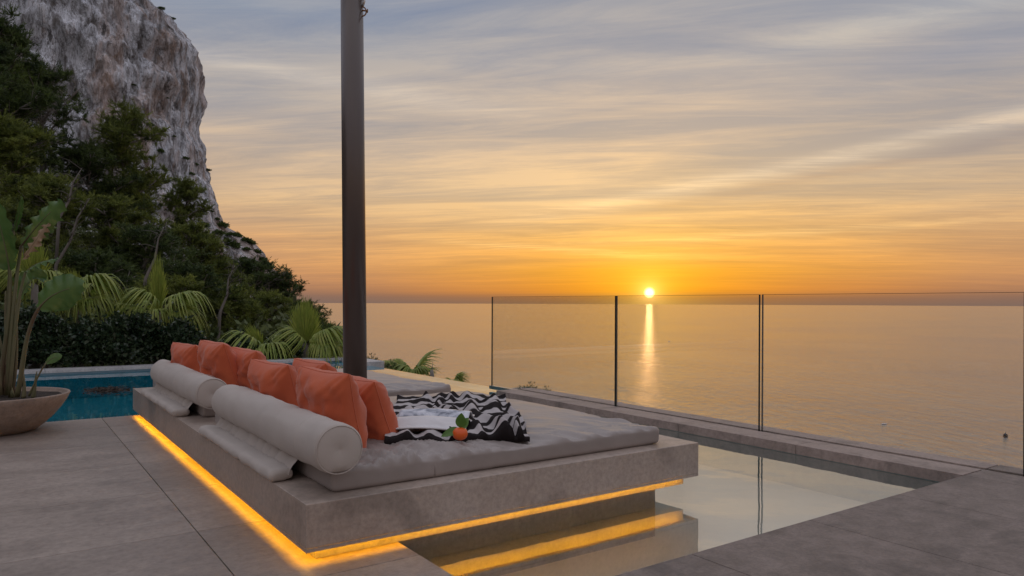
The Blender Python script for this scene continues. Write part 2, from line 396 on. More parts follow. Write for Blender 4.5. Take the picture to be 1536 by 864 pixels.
t.n('ShaderNodeOutputWorld', {'Surface': bg.outputs[0]})
sl = bpy.data.lights.new('sun', 'SUN'); sun = bpy.data.objects.new('sun', sl); COL.objects.link(sun)
sl.energy = .004; sl.angle = R(.5); sl.color = (1.0, .50, .20)
sun.rotation_euler = SD.to_track_quat('Z', 'Y').to_euler()

# ------------------------------------------------------------------ setting: sea, terrain
SEA = -62.0
o = mk('sea', [(-90000, -90000, SEA), (90000, -90000, SEA), (90000, 90000, SEA), (-90000, 90000, SEA)], [[0, 1, 2, 3]], M['sea'], smooth=False)
tag(o, 'calm orange sea reaching the horizon under the setting sun', None, kind='structure')

def hill_h(x, y):
    p = Vector((x, y, 0)); D = p.dot(FW); L = p.dot(RT)
    s = -L - .215*max(D, 0) - 1.0
    n = fbm((x*.05, y*.05, 3), 4)*2.5
    h = -5 + (.62*s if s > 0 else 1.25*s) + n
    if s > 60: h = -5+.62*60+(s-60)*.3 + n
    k = sstep(17.0, 27.0, y)                      # level ground behind the pool
    if y < 27:
        lv = -.25 if x < 5.9 else -.25-(x-5.9)*1.3
        h = lv*(1-k) + h*k
    if D > 58: h = min(h, 3.5+max(0, (-L-.42*D))*.5) - (D-58)*.42
    return max(h, SEA-8)
def terr():
    xs = np.concatenate([np.linspace(-300, -60, 25), np.linspace(-56, 80, 90)[0:], np.linspace(90, 260, 12)])
    ys = np.concatenate([np.linspace(15.5, 120, 90), np.linspace(126, 500, 40)])
    V = [(x, y, hill_h(x, y)) for y in ys for x in xs]; nx = len(xs)
    F = [[j*nx+i, j*nx+i+1, (j+1)*nx+i+1, (j+1)*nx+i] for j in range(len(ys)-1) for i in range(nx-1)]
    return V, F
V, F = terr()
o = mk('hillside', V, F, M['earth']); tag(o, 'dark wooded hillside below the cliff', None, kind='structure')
# slope in front of the pool edge, down to the sea
def front(u, v):
    x = 6.35 + u*75; y = -60 + v*(75.5)
    if u == 0: return Vector((6.35, y, -.9-.55*1))
    return Vector((x, y, max(-1.45-(u*75)*.95 + fbm((x*.1, y*.1, 1), 3)*.8*min(u*75/4, 1), SEA-8)))
V, F = grid_vf(40, 50, front)
o = mk('garden_slope', V, F, M['earth']); tag(o, 'steep slope below the pool edge', None, kind='structure')

# ---- cliff
CD = 180.0
sil = [(120, -150), (150, -95), (190, -40), (214, -4), (238, 12), (272, 42), (289, 70), (294, 105), (299, 145), (290, 180), (289, 197), (303, 228), (309, 262), (316, 300), (330, 338), (345, 352),
       (368, 361), (388, 382), (402, 405), (424, 440), (438, 480), (450, 560), (470, 700)]
silz = [(EYE-(y-HY)/FPX*CD, (x-CX)/FPX*CD) for x, y in sil][::-1]
szs = np.array([a for a, b in silz]); sls = np.array([b for a, b in silz])
def cliff():
    nt, nh = 330, 250
    zs = np.linspace(-50, 98, nh)
    V = []
    for z in zs:
        Lr = float(np.interp(z, szs, sls))
        back = 1.0
        for i in range(nt):
            q = i/(nt-1)
            Rc = 26.0
            if q < .2:      # behind
                a = (q/.2-1)*R(80); s_ = 0
                L = Lr - Rc*(1-math.cos(a)); D = CD - Rc*math.sin(a); nrm = (math.cos(a), -math.sin(a))
            elif q < .55:
                a = (q-.2)/.35*R(62)
                L = Lr - Rc*(1-math.cos(a)); D = CD - Rc*math.sin(a); nrm = (math.cos(a), -math.sin(a))
            else:
                a = R(62); s_ = (q-.55)/.45*150
                L = Lr - Rc*(1-math.cos(a)) - math.sin(a)*s_; D = CD - Rc*math.sin(a) - math.cos(a)*s_*.55; nrm = (math.cos(a), -math.sin(a))
            # buttresses, ledges and broken faces
            P = Vector((L*.03, D*.03, z*.011))
            n1 = fbm(P*1.0+Vector((3, 1, 7)), 3)*7.0
            rid = (1-abs(fbm((L*.09, D*.09, z*.03+4), 5)))**2*3.2
            n2 = fbm((L*.25, D*.25, z*.16), 6, .8)*1.5
            led = (abs(((z*.11+fbm((L*.03, D*.03, 9), 3)*1.5) % 1)-.5))*1.6
            e = abs(q-.2)
            k = .22+.78*sstep(0.0, .2, e)
            dsp = (n1*k + rid*min(k+.1, 1) - 1.4 + n2*(.6+.4*k) + led*k)
            top = sstep(80, 98, z)*10 if z > 80 else 0
            dsp -= top
            p = ld(L+nrm[0]*dsp, D+nrm[1]*dsp, z + n2*.4)
            V.append(p)
    F = np.array([[j*nt+i, j*nt+i+1, (j+1)*nt+i+1, (j+1)*nt+i] for j in range(nh-1) for i in range(nt-1)])
    return np.array([tuple(v) for v in V]), F
CV, CF = cliff()
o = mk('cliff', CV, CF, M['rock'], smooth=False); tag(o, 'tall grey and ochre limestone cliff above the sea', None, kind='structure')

# ------------------------------------------------------------------ foliage builders (numpy)
def unit(v): return v/np.maximum(np.linalg.norm(v, axis=1, keepdims=True), 1e-9)
def blades(C, D, ln, wd, jit):
    """thin triangles starting at C along jittered D"""
    n = len(C)
    d = unit(D + rng.normal(0, jit, (n, 3))); s = unit(np.cross(d, rng.normal(0, 1, (n, 3))))
    ll = (ln*rng.uniform(.6, 1.2, (n, 1))); w2 = wd*.5
    V = np.stack([C-s*w2, C+s*w2, C+d*ll], axis=1).reshape(-1, 3)
    return V, np.arange(3*n).reshape(-1, 3)
def leaves(C, D, ln, wd, jit):
    n = len(C)
    d = unit(D + rng.normal(0, jit, (n, 3))); s = unit(np.cross(d, rng.normal(0, 1, (n, 3))))
    ll = ln*rng.uniform(.6, 1.25, (n, 1)); w2 = wd*.5*rng.uniform(.7, 1.2, (n, 1))
    nn = np.cross(d, s)
    V = np.stack([C, C+d*ll*.5+s*w2+nn*ll*.06, C+d*ll, C+d*ll*.5-s*w2+nn*ll*.06], axis=1).reshape(-1, 3)
    return V, np.arange(4*n).reshape(-1, 4)
tips = []
def make_pine(seed, H=9.0, spread=1.0, mat='pine', dens=1.0, bare=0):
    r = random.Random(seed); items = []; cl = []
    lean = Vector((r.uniform(-.22, .22), r.uniform(-.22, .22), 0))
    def tp(s_): return Vector((lean.x*H*s_+.25*math.sin(s_*4+seed), lean.y*H*s_+.2*math.cos(s_*3.3+seed), H*.96*s_))
    items.append(([tp(k/8) for k in range(9)], [.17*(1-k/8*.85)*(H/9) for k in range(9)], 7))
    nl = 24
    wind = Vector((r.uniform(-1, 1), r.uniform(-1, 1), 0)).normalized()
    for k in range(nl):
        s_ = .30+.70*((k+.5)/nl)**.85; az = k*2.4+r.uniform(-.6, .6)
        if r.random() < .16 and s_ < .9: continue
        ln = (2.5*math.sqrt(max(.06, 1-((s_-.52)/.53)**2)))*spread*r.uniform(.5, 1.2)
        rise = r.uniform(.0, .6)+.5*s_
        b = tp(s_); dv = Vector((math.cos(az), math.sin(az), rise)).normalized()
        dv = (dv+wind*.25).normalized()
        P = [b]; sw = r.uniform(-.12, .18)
        for m in range(1, 6):
            P.append(b+dv*ln*m/5+Vector((r.uniform(-.12, .12), r.uniform(-.12, .12), r.uniform(-.08, .08)-sw*ln*(m/5)**2)))
        items.append((P, [.06*(1-m/6)+.010 for m in range(6)], 5))
        is_bare = r.random() < bare
        for m in range(2, 6):
            for q in range(3):
                c = P[m]+Vector((r.uniform(-.6, .6), r.uniform(-.6, .6), r.uniform(-.3, .6)))*(1.0 if m < 5 else .6)
                items.append(([P[m-1], (P[m-1]+c)/2+Vector((0, 0, -.04)), c], [.022, .014, .007], 4))
                if is_bare:
                    for _ in range(5):
                        items.append(([c, c+Vector((r.uniform(-.4, .4), r.uniform(-.4, .4), r.uniform(0, .4)))], [.010, .004], 3))
                else: cl.append((c, r.uniform(.18, .42)))
    c = np.array([tuple(q[0]) for q in cl]); rad = np.array([[q[1]] for q in cl])
    K = 8; c = np.repeat(c, K, axis=0); rad = np.repeat(rad, K, axis=0)
    g = rng.normal(0, 1, (len(c), 3)); g[:, 2] = g[:, 2]*.7+.35; g = unit(g)
    Lt = rad*rng.uniform(.8, 1.9, (len(c), 1))
    T = 10; tt = np.tile(np.linspace(.15, 1, T), len(c))[:, None]
    c = np.repeat(c, T, axis=0); g = np.repeat(g, T, axis=0); Lt = np.repeat(Lt, T, axis=0)
    C = c+g*Lt*tt+rng.normal(0, .025, c.shape)+np.array([0, 0, .12])*tt**2*Lt
    C = np.repeat(C, 3, axis=0); D = np.repeat(g, 3, axis=0)+np.array([0, 0, .35])
    V, F = blades(C, D, .20, .036, .5)
    root = empty('pine_tree'); tips.append(tp(1.0))
    tubes('trunk', items, M['bark'], root)
    mk('crown', V, F, M[mat], root, smooth=False)
    return root
def dup(o, parent=None):
    c = o.copy(); COL.objects.link(c)
    if parent: c.parent = parent
    for ch in list(o.children): dup(ch, c)
    return c
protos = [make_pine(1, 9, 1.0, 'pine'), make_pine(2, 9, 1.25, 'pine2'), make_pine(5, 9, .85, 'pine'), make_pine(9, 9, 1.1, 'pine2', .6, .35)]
used = [False]*4
def pine(px, py, D, var, label, hmin=5.0, rz=None, maxh=13):
    top = at(px, py, D); g = hill_h(top.x, top.y)
    H = min(max(top.z-g, hmin), maxh)
    o = dup(protos[var]) if used[var] else protos[var]; used[var] = True
    s = H/9.0; sh = min(max(s, .7), 1.0)
    tl = Matrix.Rotation(rz or 0, 3, 'Z') @ tips[var]; o.location = (top.x-tl.x*sh, top.y-tl.y*sh, top.z-H*1.0); o.scale = (sh, sh, s); o.rotation_euler = (0, 0, rz if rz is not None else random.uniform(0, 6.28))
    tag(o, label, 'pine tree', 'pine trees on the hillside')
    return o
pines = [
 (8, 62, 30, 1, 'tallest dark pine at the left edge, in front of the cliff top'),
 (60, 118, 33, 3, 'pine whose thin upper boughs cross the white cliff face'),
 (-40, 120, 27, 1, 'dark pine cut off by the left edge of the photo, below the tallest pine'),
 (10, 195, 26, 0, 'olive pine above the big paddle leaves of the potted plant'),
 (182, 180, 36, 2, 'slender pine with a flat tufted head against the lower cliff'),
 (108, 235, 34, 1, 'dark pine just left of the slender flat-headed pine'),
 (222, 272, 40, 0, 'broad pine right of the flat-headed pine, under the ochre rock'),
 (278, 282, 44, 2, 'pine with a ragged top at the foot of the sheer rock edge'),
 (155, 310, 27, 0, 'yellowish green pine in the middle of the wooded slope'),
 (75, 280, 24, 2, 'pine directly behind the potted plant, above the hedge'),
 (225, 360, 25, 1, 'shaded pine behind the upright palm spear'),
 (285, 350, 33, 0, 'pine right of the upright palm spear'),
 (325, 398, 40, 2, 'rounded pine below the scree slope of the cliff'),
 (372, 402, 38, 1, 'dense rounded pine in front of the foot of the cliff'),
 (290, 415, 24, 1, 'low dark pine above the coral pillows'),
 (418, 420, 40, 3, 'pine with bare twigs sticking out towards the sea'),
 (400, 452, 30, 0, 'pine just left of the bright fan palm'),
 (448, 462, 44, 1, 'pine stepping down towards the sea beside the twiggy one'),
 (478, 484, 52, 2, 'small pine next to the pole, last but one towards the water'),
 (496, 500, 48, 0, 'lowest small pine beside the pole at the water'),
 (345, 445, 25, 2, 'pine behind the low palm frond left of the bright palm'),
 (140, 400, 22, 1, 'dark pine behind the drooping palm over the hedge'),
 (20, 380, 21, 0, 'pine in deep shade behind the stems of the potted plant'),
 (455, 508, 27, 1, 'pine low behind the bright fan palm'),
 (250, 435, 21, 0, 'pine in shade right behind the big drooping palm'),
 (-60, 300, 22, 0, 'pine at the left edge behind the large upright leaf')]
for k, (px, py, D, var, lab) in enumerate(pines):
    pine(px, py, D, var, lab, rz=k*1.7)

# pale bare trunks standing between the pines
for k, (a_, b_, D, lab) in enumerate([((88, 330), (122, 255), 21.5, 'pale bare trunk leaning right above the big torn leaf of the potted plant'), ((84, 400), (134, 300), 20.5, 'thin pale trunk rising left of the drooping palm'),
                                   ((218, 420), (250, 335), 20.5, 'pale crooked trunk behind the upright palm spear'), ((330, 470), (352, 400), 21.5, 'short pale trunk among the dark pines above the coral pillows')]):
    p0 = at(a_[0], a_[1], D); p1 = at(b_[0], b_[1], D+.5); rr = random.Random(k+40)
    p0b = Vector((p0.x-(p1.x-p0.x)*.3, p0.y, min(hill_h(p0.x, p0.y)-.3, p0.z-.5))); L_ = p1-p0
    t1 = empty('bare_tree', p0b); q0 = p0-p0b; q1 = p1-p0b
    tubes('trunk', [([Vector((0, 0, 0)), q0, q0+L_*.35+Vector((.05, 0, 0)), q0+L_*.7-Vector((.06, 0, 0)), q1], [.055, .045, .034, .022, .008], 7)], M['deadwood'], t1)
    tw = []
    for j in range(9):
        b0 = q0+L_*rr.uniform(.3, 1); d_ = RT*rr.uniform(-1, 1)+Vector((0, 0, rr.uniform(0, .9)))-FW*rr.uniform(-.3, .6); e0 = b0+d_*rr.uniform(.3, .8)
        tw += [([b0, (b0+e0)/2+Vector((0, 0, .06)), e0], [.012, .008, .003], 5), ([(b0+e0)/2, (b0+e0)/2+d_.cross(FW)*.25], [.006, .003], 4)]
    tubes('branches', tw, M['deadwood'], t1); tag(t1, lab, 'bare tree', 'pale bare trunks between the pines')

# undergrowth covering the slope (too many leaves to count)
def scatter_leaves(n, ln, wd, region):
    C = []
    while len(C) < n:
        px = random.uniform(-120, 515); D = 17+ (random.random()**1.3)*75
        p = at(px, 455, D)
        if p.y < 15.5: continue
        dens = fbm((p.x*.35, p.y*.35, 2), 3)
        z = hill_h(p.x, p.y)
        for _ in range(10):
            q = (p.x+random.gauss(0, .5), p.y+random.gauss(0, .5))
            C.append((q[0], q[1], hill_h(*q)+random.random()*(.9+1.2*max(dens, 0))))
    C = np.array(C)
    D_ = np.tile(np.array([[0, 0, .6]]), (len(C), 1))
    return leaves(C, D_, ln, wd, .8)
V, F = scatter_leaves(60000, .24, .11, None)
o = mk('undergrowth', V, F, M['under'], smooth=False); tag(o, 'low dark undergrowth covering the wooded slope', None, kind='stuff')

# shrubs on the cliff
def make_shrub(name, mat, n=420, rad=1.0, leaf=.32, zsq=.75):
    g = unit(rng.normal(0, 1, (n, 3))); g[:, 2] = np.abs(g[:, 2])
    lump = 1+.35*np.sin(g[:, :1]*5+1)*np.cos(g[:, 1:2]*4)
    p = g*rad*rng.uniform(.45, 1, (n, 1))*lump*np.array([1, 1, zsq])
    V, F = leaves(p, g, leaf, leaf*.45, .6)
    root = empty(name)
    mk('crown', V, F, mat, root, smooth=False)
    tubes('trunk', [([(0, 0, -.4*rad), (.05*rad, .03*rad, .3*rad)], [.08*rad, .04*rad], 5), ([(0, 0, .1*rad), (.4*rad, .2*rad, .4*rad)], [.04*rad, .02*rad], 4), ([(0, 0, .1*rad), (-.35*rad, .2*rad, .4*rad)], [.04*rad, .02*rad], 4)], M['bark'], root)
    return root
shp = make_shrub('cliff_shrub', M['pine2'], 520, 1.0, .5)
spots = [(326, 330), (334, 343), (347, 352), (357, 356), (369, 361), (378, 368), (388, 380), (394, 392), (402, 404), (372, 376), (352, 372), (340, 362), (385, 398), (366, 392), (330, 352),
         (318, 318), (312, 255), (296, 250), (280, 240), (306, 340), (350, 395), (410, 425), (420, 436), (375, 410), (395, 415), (288, 262), (270, 20), (245, 8), (226, 190), (252, 150), (200, 130), (242, 230), (262, 205)]
nt, nh = 330, 250
CVc = CV - np.array([0, 0, EYE])
dep = CVc @ np.array(FW); lat = CVc @ np.array(RT)
cpx = CX+lat/np.maximum(dep, 1)*FPX; cpy = HY-CVc[:, 2]/np.maximum(dep, 1)*FPX
for k, (px, py) in enumerate(spots):
    dd_ = (cpx-px)**2+(cpy-py)**2
    cand = np.where(dd_ < dd_.min()+9)[0]; i = cand[np.argmin(dep[cand])]
    o = shp if k == 0 else dup(shp)
    o.location = tuple(CV[i]); s = random.uniform(.6, 1.3)*(1.2 if py > 330 else .6); o.scale = (s, s, s*random.uniform(.6, 1.0)); o.rotation_euler = (0, 0, random.uniform(0, 6))
    tag(o, 'small dark shrub clinging to the limestone cliff', 'shrub', 'shrubs growing on the cliff')

# ------------------------------------------------------------------ terrace, decks, pool
WL = -.085; XR = 5.56; YD = 2.36; YT = 8.56; XT = 1.63; YC = 15.0
def tiles(name, rects, mat, gap=.005, bev=.002, th=.04):
    bm = bmesh.new()
    for x0, x1, y0, y1 in rects:
        add_box(bm, (x0+gap/2, y0+gap/2, -th), (x1-gap/2, y1-gap/2, 0), bev)
    return from_bm(name, bm, mat)
rects = []
ys = [3.08+.97*k for k in range(-12, 6)]; ys = [y for y in ys if y < YT-.2] + [YT]
for a, b in zip(ys, ys[1:]):
    lo = a; hi = b
    if hi <= YD: continue
    lo = max(lo, YD)
    for xa, xb in ((-4.0, -1.1), (-1.1, .834), (.834, XT)): rects.append((xa, xb, lo, hi))
    rects.append((-9.0, -4.0, lo, hi))
o = tiles('terrace_paving', rects, M['terrace']); tag(o, 'large pale grey stone terrace tiles', None, kind='structure')
rects = []
xs = [2.71-.97*k for k in range(12, 0, -1)] + [2.71+.97*k for k in range(0, 3)] + [XR]
for a, b in zip(xs, xs[1:]):
    for y0, y1 in ((-1.6, .4), (.4, YD)): rects.append((a, b, y0, y1))
    rects.append((a, b, -6, -1.6))
for y0, y1 in ((.2, YD), (-2, .2), (-4, -2), (-6, -4)): rects.append((XR, 5.87, y0, y1)); rects.append((5.94, 6.15, y0, y1))
o = tiles('deck_paving', rects, M['deck']); tag(o, 'rough darker grey stone deck in the near right corner', None, kind='structure')
bm = bmesh.new()
add_box(bm, (-9, YD-.01, -1.6), (XT-.006, YT-.006, -.041)); add_box(bm, (-9, -6, -1.6), (6.15, YD-.012, -.041))
o = from_bm('terrace_base', bm, M['grout']); tag(o, 'dark joint bed under the paving', None, kind='structure')
# pool basin
bm = bmesh.new()
add_box(bm, (-9, 2.2, -1.75), (6.1, YC+.3, -.52))                     # bottom
add_box(bm, (XR+.02, YD-.01, -.519), (6.13, 8.3, -.084))                  # under the right coping
add_box(bm, (5.75, 8.302, -.519), (6.13, YC+.01, WL-.002))              # infinity edge
add_box(bm, (-9, YC+.03, -.519), (6.13, YC+.3, -.056))                       # far wall
add_box(bm, (XT-.004, YD-.004, -.519), (XR+.019, YD-.001+.004, -.06))
add_box(bm, (-9, YT-.004, -.519), (XT-.002, YT+.002, -.06))
add_box(bm, (-9.3, YT-.004, -.519), (-9.02, YC+.3, -.056))
o = from_bm('pool_basin', bm, M['tile']); tag(o, 'teal tiled pool basin', None, kind='structure')
sh_ = box('pool_shelf', (XT+.001, 2.366, -1.44), (XR+.004, 8.29, -.36), M['shelf']); tag(sh_, 'added pale shelf under the water around the platform, lifting its reflection', None, kind='structure')  # added under the surface to strengthen the bright reflection of the near water
lw_ = box('pool_side_wall', (XR+.0045, 2.372, -.51), (XR+.019, 8.29, -.083), M['dark_tile']); tag(lw_, 'muted grey teal tiled side of the pool under the coping', 'wall')
fw_ = box('pool_end_wall', (-8.99, YC+.004, -.515), (6.129, YC+.029, -.10), M['tile']); tag(fw_, 'teal tiled pool wall below the far coping', 'wall')
fb_ = box('waterline_band', (-8.99, YC+.003, -.099), (6.0, YC+.029, -.056), M['pale_tile']); tag(fb_, 'pale blue waterline band of tiles under the far coping', 'tile band')
V = [(XT-.003, YD, WL), (6.135, YD, WL), (6.135, YC+.02, WL), (-9, YC+.02, WL), (-9, YT, WL), (XT-.003, YT, WL)]
o = mk('pool_water', V, [[0, 1, 2, 3, 4, 5]], M['water'], smooth=False); tag(o, 'still pool water mirroring the evening sky', None, kind='structure')
bm = bmesh.new(); add_box(bm, (6.14, -6, -4.0), (6.3, YC+.38, WL-.13)); add_box(bm, (6.14, -6, WL-.09), (6.2, 8.3, -.06))
o = from_bm('pool_outer_wall', bm, M['render']); tag(o, 'grey retaining wall below the overflowing pool edge', 'wall', None)
bm = bmesh.new()
yy = 2.37
while yy < 8.25:
    y2 = min(yy+1.32, 8.3); add_box(bm, (XR, yy, -.082), (5.87, y2-.004, 0), .003); add_box(bm, (5.94, yy, -.05), (6.15, y2-.004, 0), .003); yy = y2
o = from_bm('pool_coping', bm, M['coping']); tag(o, 'brown stone coping along the pool, holding the glass panels', 'coping')
bm = bmesh.new()
xx = -9.0
while xx < 6.1:
    x2 = min(xx+1.2, 6.18); add_box(bm, (xx, YC-.02, -.055), (x2-.004, YC+.4, 0), .004); xx = x2
add_box(bm, (6.0, 13.72, -.20), (6.42, YC-.024, 0), .004)
o = from_bm('far_pool_coping', bm, M['pale_coping']); tag(o, 'pale coping at the far end of the pool in front of the hedge', 'coping')
# dark ragged patch on the pool surface, built from small leaf shapes
cl = at(158, 589, 1.285*FPX/(589-HY)); n = 700
C = np.stack([rng.normal(0, .13, n), rng.normal(0, .22, n), rng.uniform(0, .02, n)], 1)
V, F = leaves(C, np.tile([[1., 0, 0]], (n, 1)), .09, .045, .9); V[:, 2] = np.abs(V[:, 2])*.25
o = mk('dark_pool_patch', V, F, M['soil'], smooth=False); o.location = (cl.x, cl.y, WL+.003)
tag(o, 'dark ragged patch on the teal pool', None, kind='stuff')

# ------------------------------------------------------------------ daybed platform
PX0, PX1, PY0, PY1 = 1.13, 3.79, 3.235, 8.62; PZ = .28; PB = .076
t0 = empty('daybed_platform', (PX0, PY0, 0)); tag(t0, 'low floating stone daybed platform edged with orange light', 'daybed platform')
def loc(p): return tuple(Vector(p)-Vector((PX0, PY0, 0)))
def lbox(name, lo, hi, mat, bev=0, par=t0): return box(name, loc(lo), loc(hi), mat, par, bev)
bm = bmesh.new(); add_box(bm, loc((PX0, PY0, PB)), loc((PX1, PY1, PZ)), .004)
for lo, hi in (((PX0+.001, PY0+.001, .058), (PX1-.001, PY0+.012, PB-.001)), ((PX0+.001, PY0+.0125, .058), (PX0+.012, PY1-.001, PB-.001)), ((PX1-.012, PY0+.0125, .058), (PX1-.001, PY1-.001, PB-.001))):
    add_box(bm, loc(lo), loc(hi))
from_bm('slab', bm, M['slab'], t0)
lbox('recessed_step', (PX0+.07, PY0+.07, .0015), (PX1-.07, PY1-.07, PB-.001), M['plinth'])
lbox('plinth', (XT+.02, PY0+.2, -1.44), (PX1-.2, PY1-.1, -.001), M['plinth'])
bm = bmesh.new()
e = .014; h0, h1 = PB-.007, PB-.002
for lo, hi in (((PX0+e, PY0+e, h0), (PX1-.10, PY0+e+.012, h1)), ((PX0+e, PY0+e+.013, h0), (PX0+e+.012, PY1-e, h1))):
    add_box(bm, loc(lo), loc(hi))
from_bm('light_strip', bm, M['led'], t0)

# ------------------------------------------------------------------ mattresses
def wrinkle_disp(x0, x1, y0, y1, zt, seed):
    def f(p, n):
        if n.z < .2:
            return n*(fbm((p.x*6+seed, p.y*6, p.z*9), 3)*.003)
        ex = min(p.x-x0, x1-p.x); ey = min(p.y-y0, y1-p.y)
        w_ = fbm((p.x*9+p.y*5+seed, p.y*2.2-p.x*1.0, .5), 4)*.024*math.exp(-max(p.y-y0-.1, 0)/.6) + fbm((p.x*2.5, p.y*2.5, seed), 3)*.010
        w_ += abs(fbm((p.x*14+p.y*9, p.y*4-p.x*3, seed+3), 3))*.075*math.exp(-((p.x-x0-.38)/.46)**2)*math.exp(-max(p.y-y0-.05, 0)/.35)
        s1 = math.exp(-((p.y-y0-.17)/.008)**2)*-.006
        dome = .012*min(ex/.4, 1)*min(ey/.4, 1)
        return Vector((0, 0, (w_+dome+s1)*sstep(.2, .9, n.z)))
    return f
def mattress(y0, y1, x1, label, seed):
    t1 = empty('mattress', (1.30, y0, PZ)); tag(t1, label, 'mattress', 'grey mattresses on the stone platform')
    o = rounded_box('cushion', (0, 0, .0), (x1-1.30, y1-y0, .112), .027, M['fabric'], t1, .016, wrinkle_disp(0, x1-1.3, 0, y1-y0, .11, seed))
    P = [(.05, -.003, .085), (x1-1.3-.05, -.003, .085)]
    tubes('seam', [([(.56, -.001, .012), (.56, -.003, .05), (.56, .003, .092)], .0022, 5)], M['fabric'], t1)
    return t1
mattress(3.35, 5.74, 3.55, 'near grey mattress carrying the striped blanket and the magazine', 2)
mattress(6.12, 8.5, 3.58, 'far grey mattress behind the bronze pole, with nothing lying on it', 11)

# ------------------------------------------------------------------ bolsters
def bolster(y0, y1, label):
    t1 = empty('bolster', (1.31, y0, PZ+.11)); tag(t1, label, 'bolster', 'cylindrical bolsters on the platform')
    r = .122; ln = y1-y0; zc = r-.012
    prof = [(0, 0), (.03, -.010), (r-.05, -.009), (r-.02, -.003), (r-.006, .003), (r-.001, .012), (r, .03)]
    for k in range(1, 40): prof.append((r+.0015*math.sin(k*1.3)-(.002 if abs(k-4) < 1 else 0), ln*k/40))
    prof += [(r, ln-.02), (r-.003, ln-.008), (r-.02, ln), (0, ln+.004)]
    V, F = lathe_vf(prof, 56)
    V = [Vector((v.x, v.z, v.y+zc)) for v in V]
    V = [Vector((v.x, v.y, v.z+.009*fbm((v.x*8, v.y*2.2, v.z*8+y0), 4))) for v in V]
    V = [Vector((v.x, v.y, max(v.z, .0+.008))) for v in V]
    mk('cover', V, [f[::-1] for f in F], M['canvas'], t1)
    ring = [(math.cos(a)*(r-.008), .0005, zc+math.sin(a)*(r-.008)) for a in np.linspace(0, 2*math.pi, 49)]
    tubes('piping', [(ring, .003, 6)], M['canvas'], t1)
    ring = [(math.cos(a)*(r+.001), .30, zc+math.sin(a)*(r+.001)) for a in np.linspace(0, 2*math.pi, 49)]
    tubes('seam', [(ring, .0016, 5)], M['canvas'], t1)
    # gathered flap and weighted roll hanging on the outer side
    yA, yB = .42, ln-.02
    def fl(u, v):
        y = yA+(yB-yA)*u
        x = -.035-.075*v+.012*math.sin(v*3.1)
        z = .06-.135*v
        g = math.sin(y*38+2*math.sin(y*7))*.012*math.sin(v*math.pi)**.5 if 0 < v < 1 else 0
        return Vector((x+g, y+.012*math.sin(v*9+y*3), z+g*.4))
    V, F = grid_vf(140, 12, fl)
    mk('flap', V, F, M['canvas'], t1)
    def rd(p, n): return n*(fbm((p.x*15, p.y*9, p.z*15+y0), 3)*.007)
    rb = rounded_box('weight_roll', (-.205, yA, -.108), (-.075, yB+.03, -.045), .03, M['canvas'], t1, .03, rd)
    return t1
bolster(3.29, 5.35, 'nearest cream bolster, its round end facing the camera')
bolster(5.83, 7.92, 'far cream bolster beyond the nearest one, beside the teal pool')

# ------------------------------------------------------------------ pillows
def pillow(A, B, C, label, seed, size=.475):
    cen = (A+C)/2; u = (B-A); v = (B-C)
    u.normalize(); v = (v-u*v.dot(u)).normalized(); n = u.cross(v).normalized()
    if n.dot(Vector((-1, -1, .2))) < 0: n = -n
    Mx = Matrix((u, v, n)).transposed().to_4x4(); Mx.translation = cen
    t1 = bpy.data.objects.new('pillow', None); COL.objects.link(t1)
    t1.matrix_world = Mx; t1.empty_display_size = .1
    tag(t1, label, 'pillow', 'coral pillows leaning on the bolsters')
    N = 44; hs = size/2; V, F = [], []
    def pt(a, b, s_):
        ed = (1-a*a)*(1-b*b)
        pin = 1-.10*(1-b*b)*abs(a)**3-.05*abs(a*b)**4; pin2 = 1-.10*(1-a*a)*abs(b)**3-.05*abs(a*b)**4
        x = a*hs*pin*1.02; y = b*hs*pin2*1.02
        th = .132*(max(ed, 0)**.46)
        rd = math.hypot(a, b)
        ang_ = math.atan2(b, a)
        wr = fbm((a*2.2+seed, b*2.2, s_), 4)*.034*ed**.45
        cw = abs(math.sin(ang_*2))**6*math.sin((abs(a)-abs(b))*22+seed)*.010*ed**.3*sstep(.5, 1.1, rd)
        cr = -.012*math.exp(-((a*.8+b*.5-.1+.15*math.sin(b*3+seed))/.06)**2)*ed**.5
        return Vector((x, y, s_*(th+wr+cw+cr)))
    for s_ in (1, -1):
        off = len(V)
        v_, f_ = grid_vf(N, N, lambda i, j: pt(math.sin((i-.5)*math.pi), math.sin((j-.5)*math.pi), s_), off)
        V += v_; F += (f_ if s_ > 0 else [f[::-1] for f in f_])
    bm = bmesh.new(); me = bpy.data.meshes.new('x'); me.from_pydata([tuple(p) for p in V], [], F); bm.from_mesh(me)
    bmesh.ops.remove_doubles(bm, verts=bm.verts, dist=3e-4)
    from_bm('cover', bm, M['coral'], t1, True)
    edge = []
    for k in range(4):
        for q in range(14):
            s2 = -1+2*q/14
            a, b = [(s2, -1), (1, s2), (-s2, 1), (-1, -s2)][k]
            p = pt(a, b, 0); edge.append(Vector((p.x, p.y, 0)))
    edge.append(edge[0])
    tubes('seam', [(edge, .0032, 5)], M['coral'], t1)
    return t1
pillow(at(440, 556, 4.18), at(517, 569, 3.86), at(560, 680, 3.86), 'largest nearest coral pillow, leaning on the near bolster', 1)
pillow(at(500, 572, 4.50), at(556, 584, 4.17), at(604, 668, 4.14), 'coral pillow nearest the striped blanket, in front of the largest one', 2, .45)
pillow(at(370, 548, 5.02), at(428, 558, 4.70), at(470, 640, 4.70), 'coral pillow just left of the largest one, leaning on the near bolster', 3)
pillow(at(438, 549, 5.35), at(488, 558, 5.0), at(530, 625, 5.0), 'coral pillow showing only its top corner behind the largest pillow', 4)
pillow(at(343, 527, 6.35), at(380, 534, 6.05), at(412, 600, 6.05), 'coral pillow squeezed between the far pair and the near row', 5, .47)
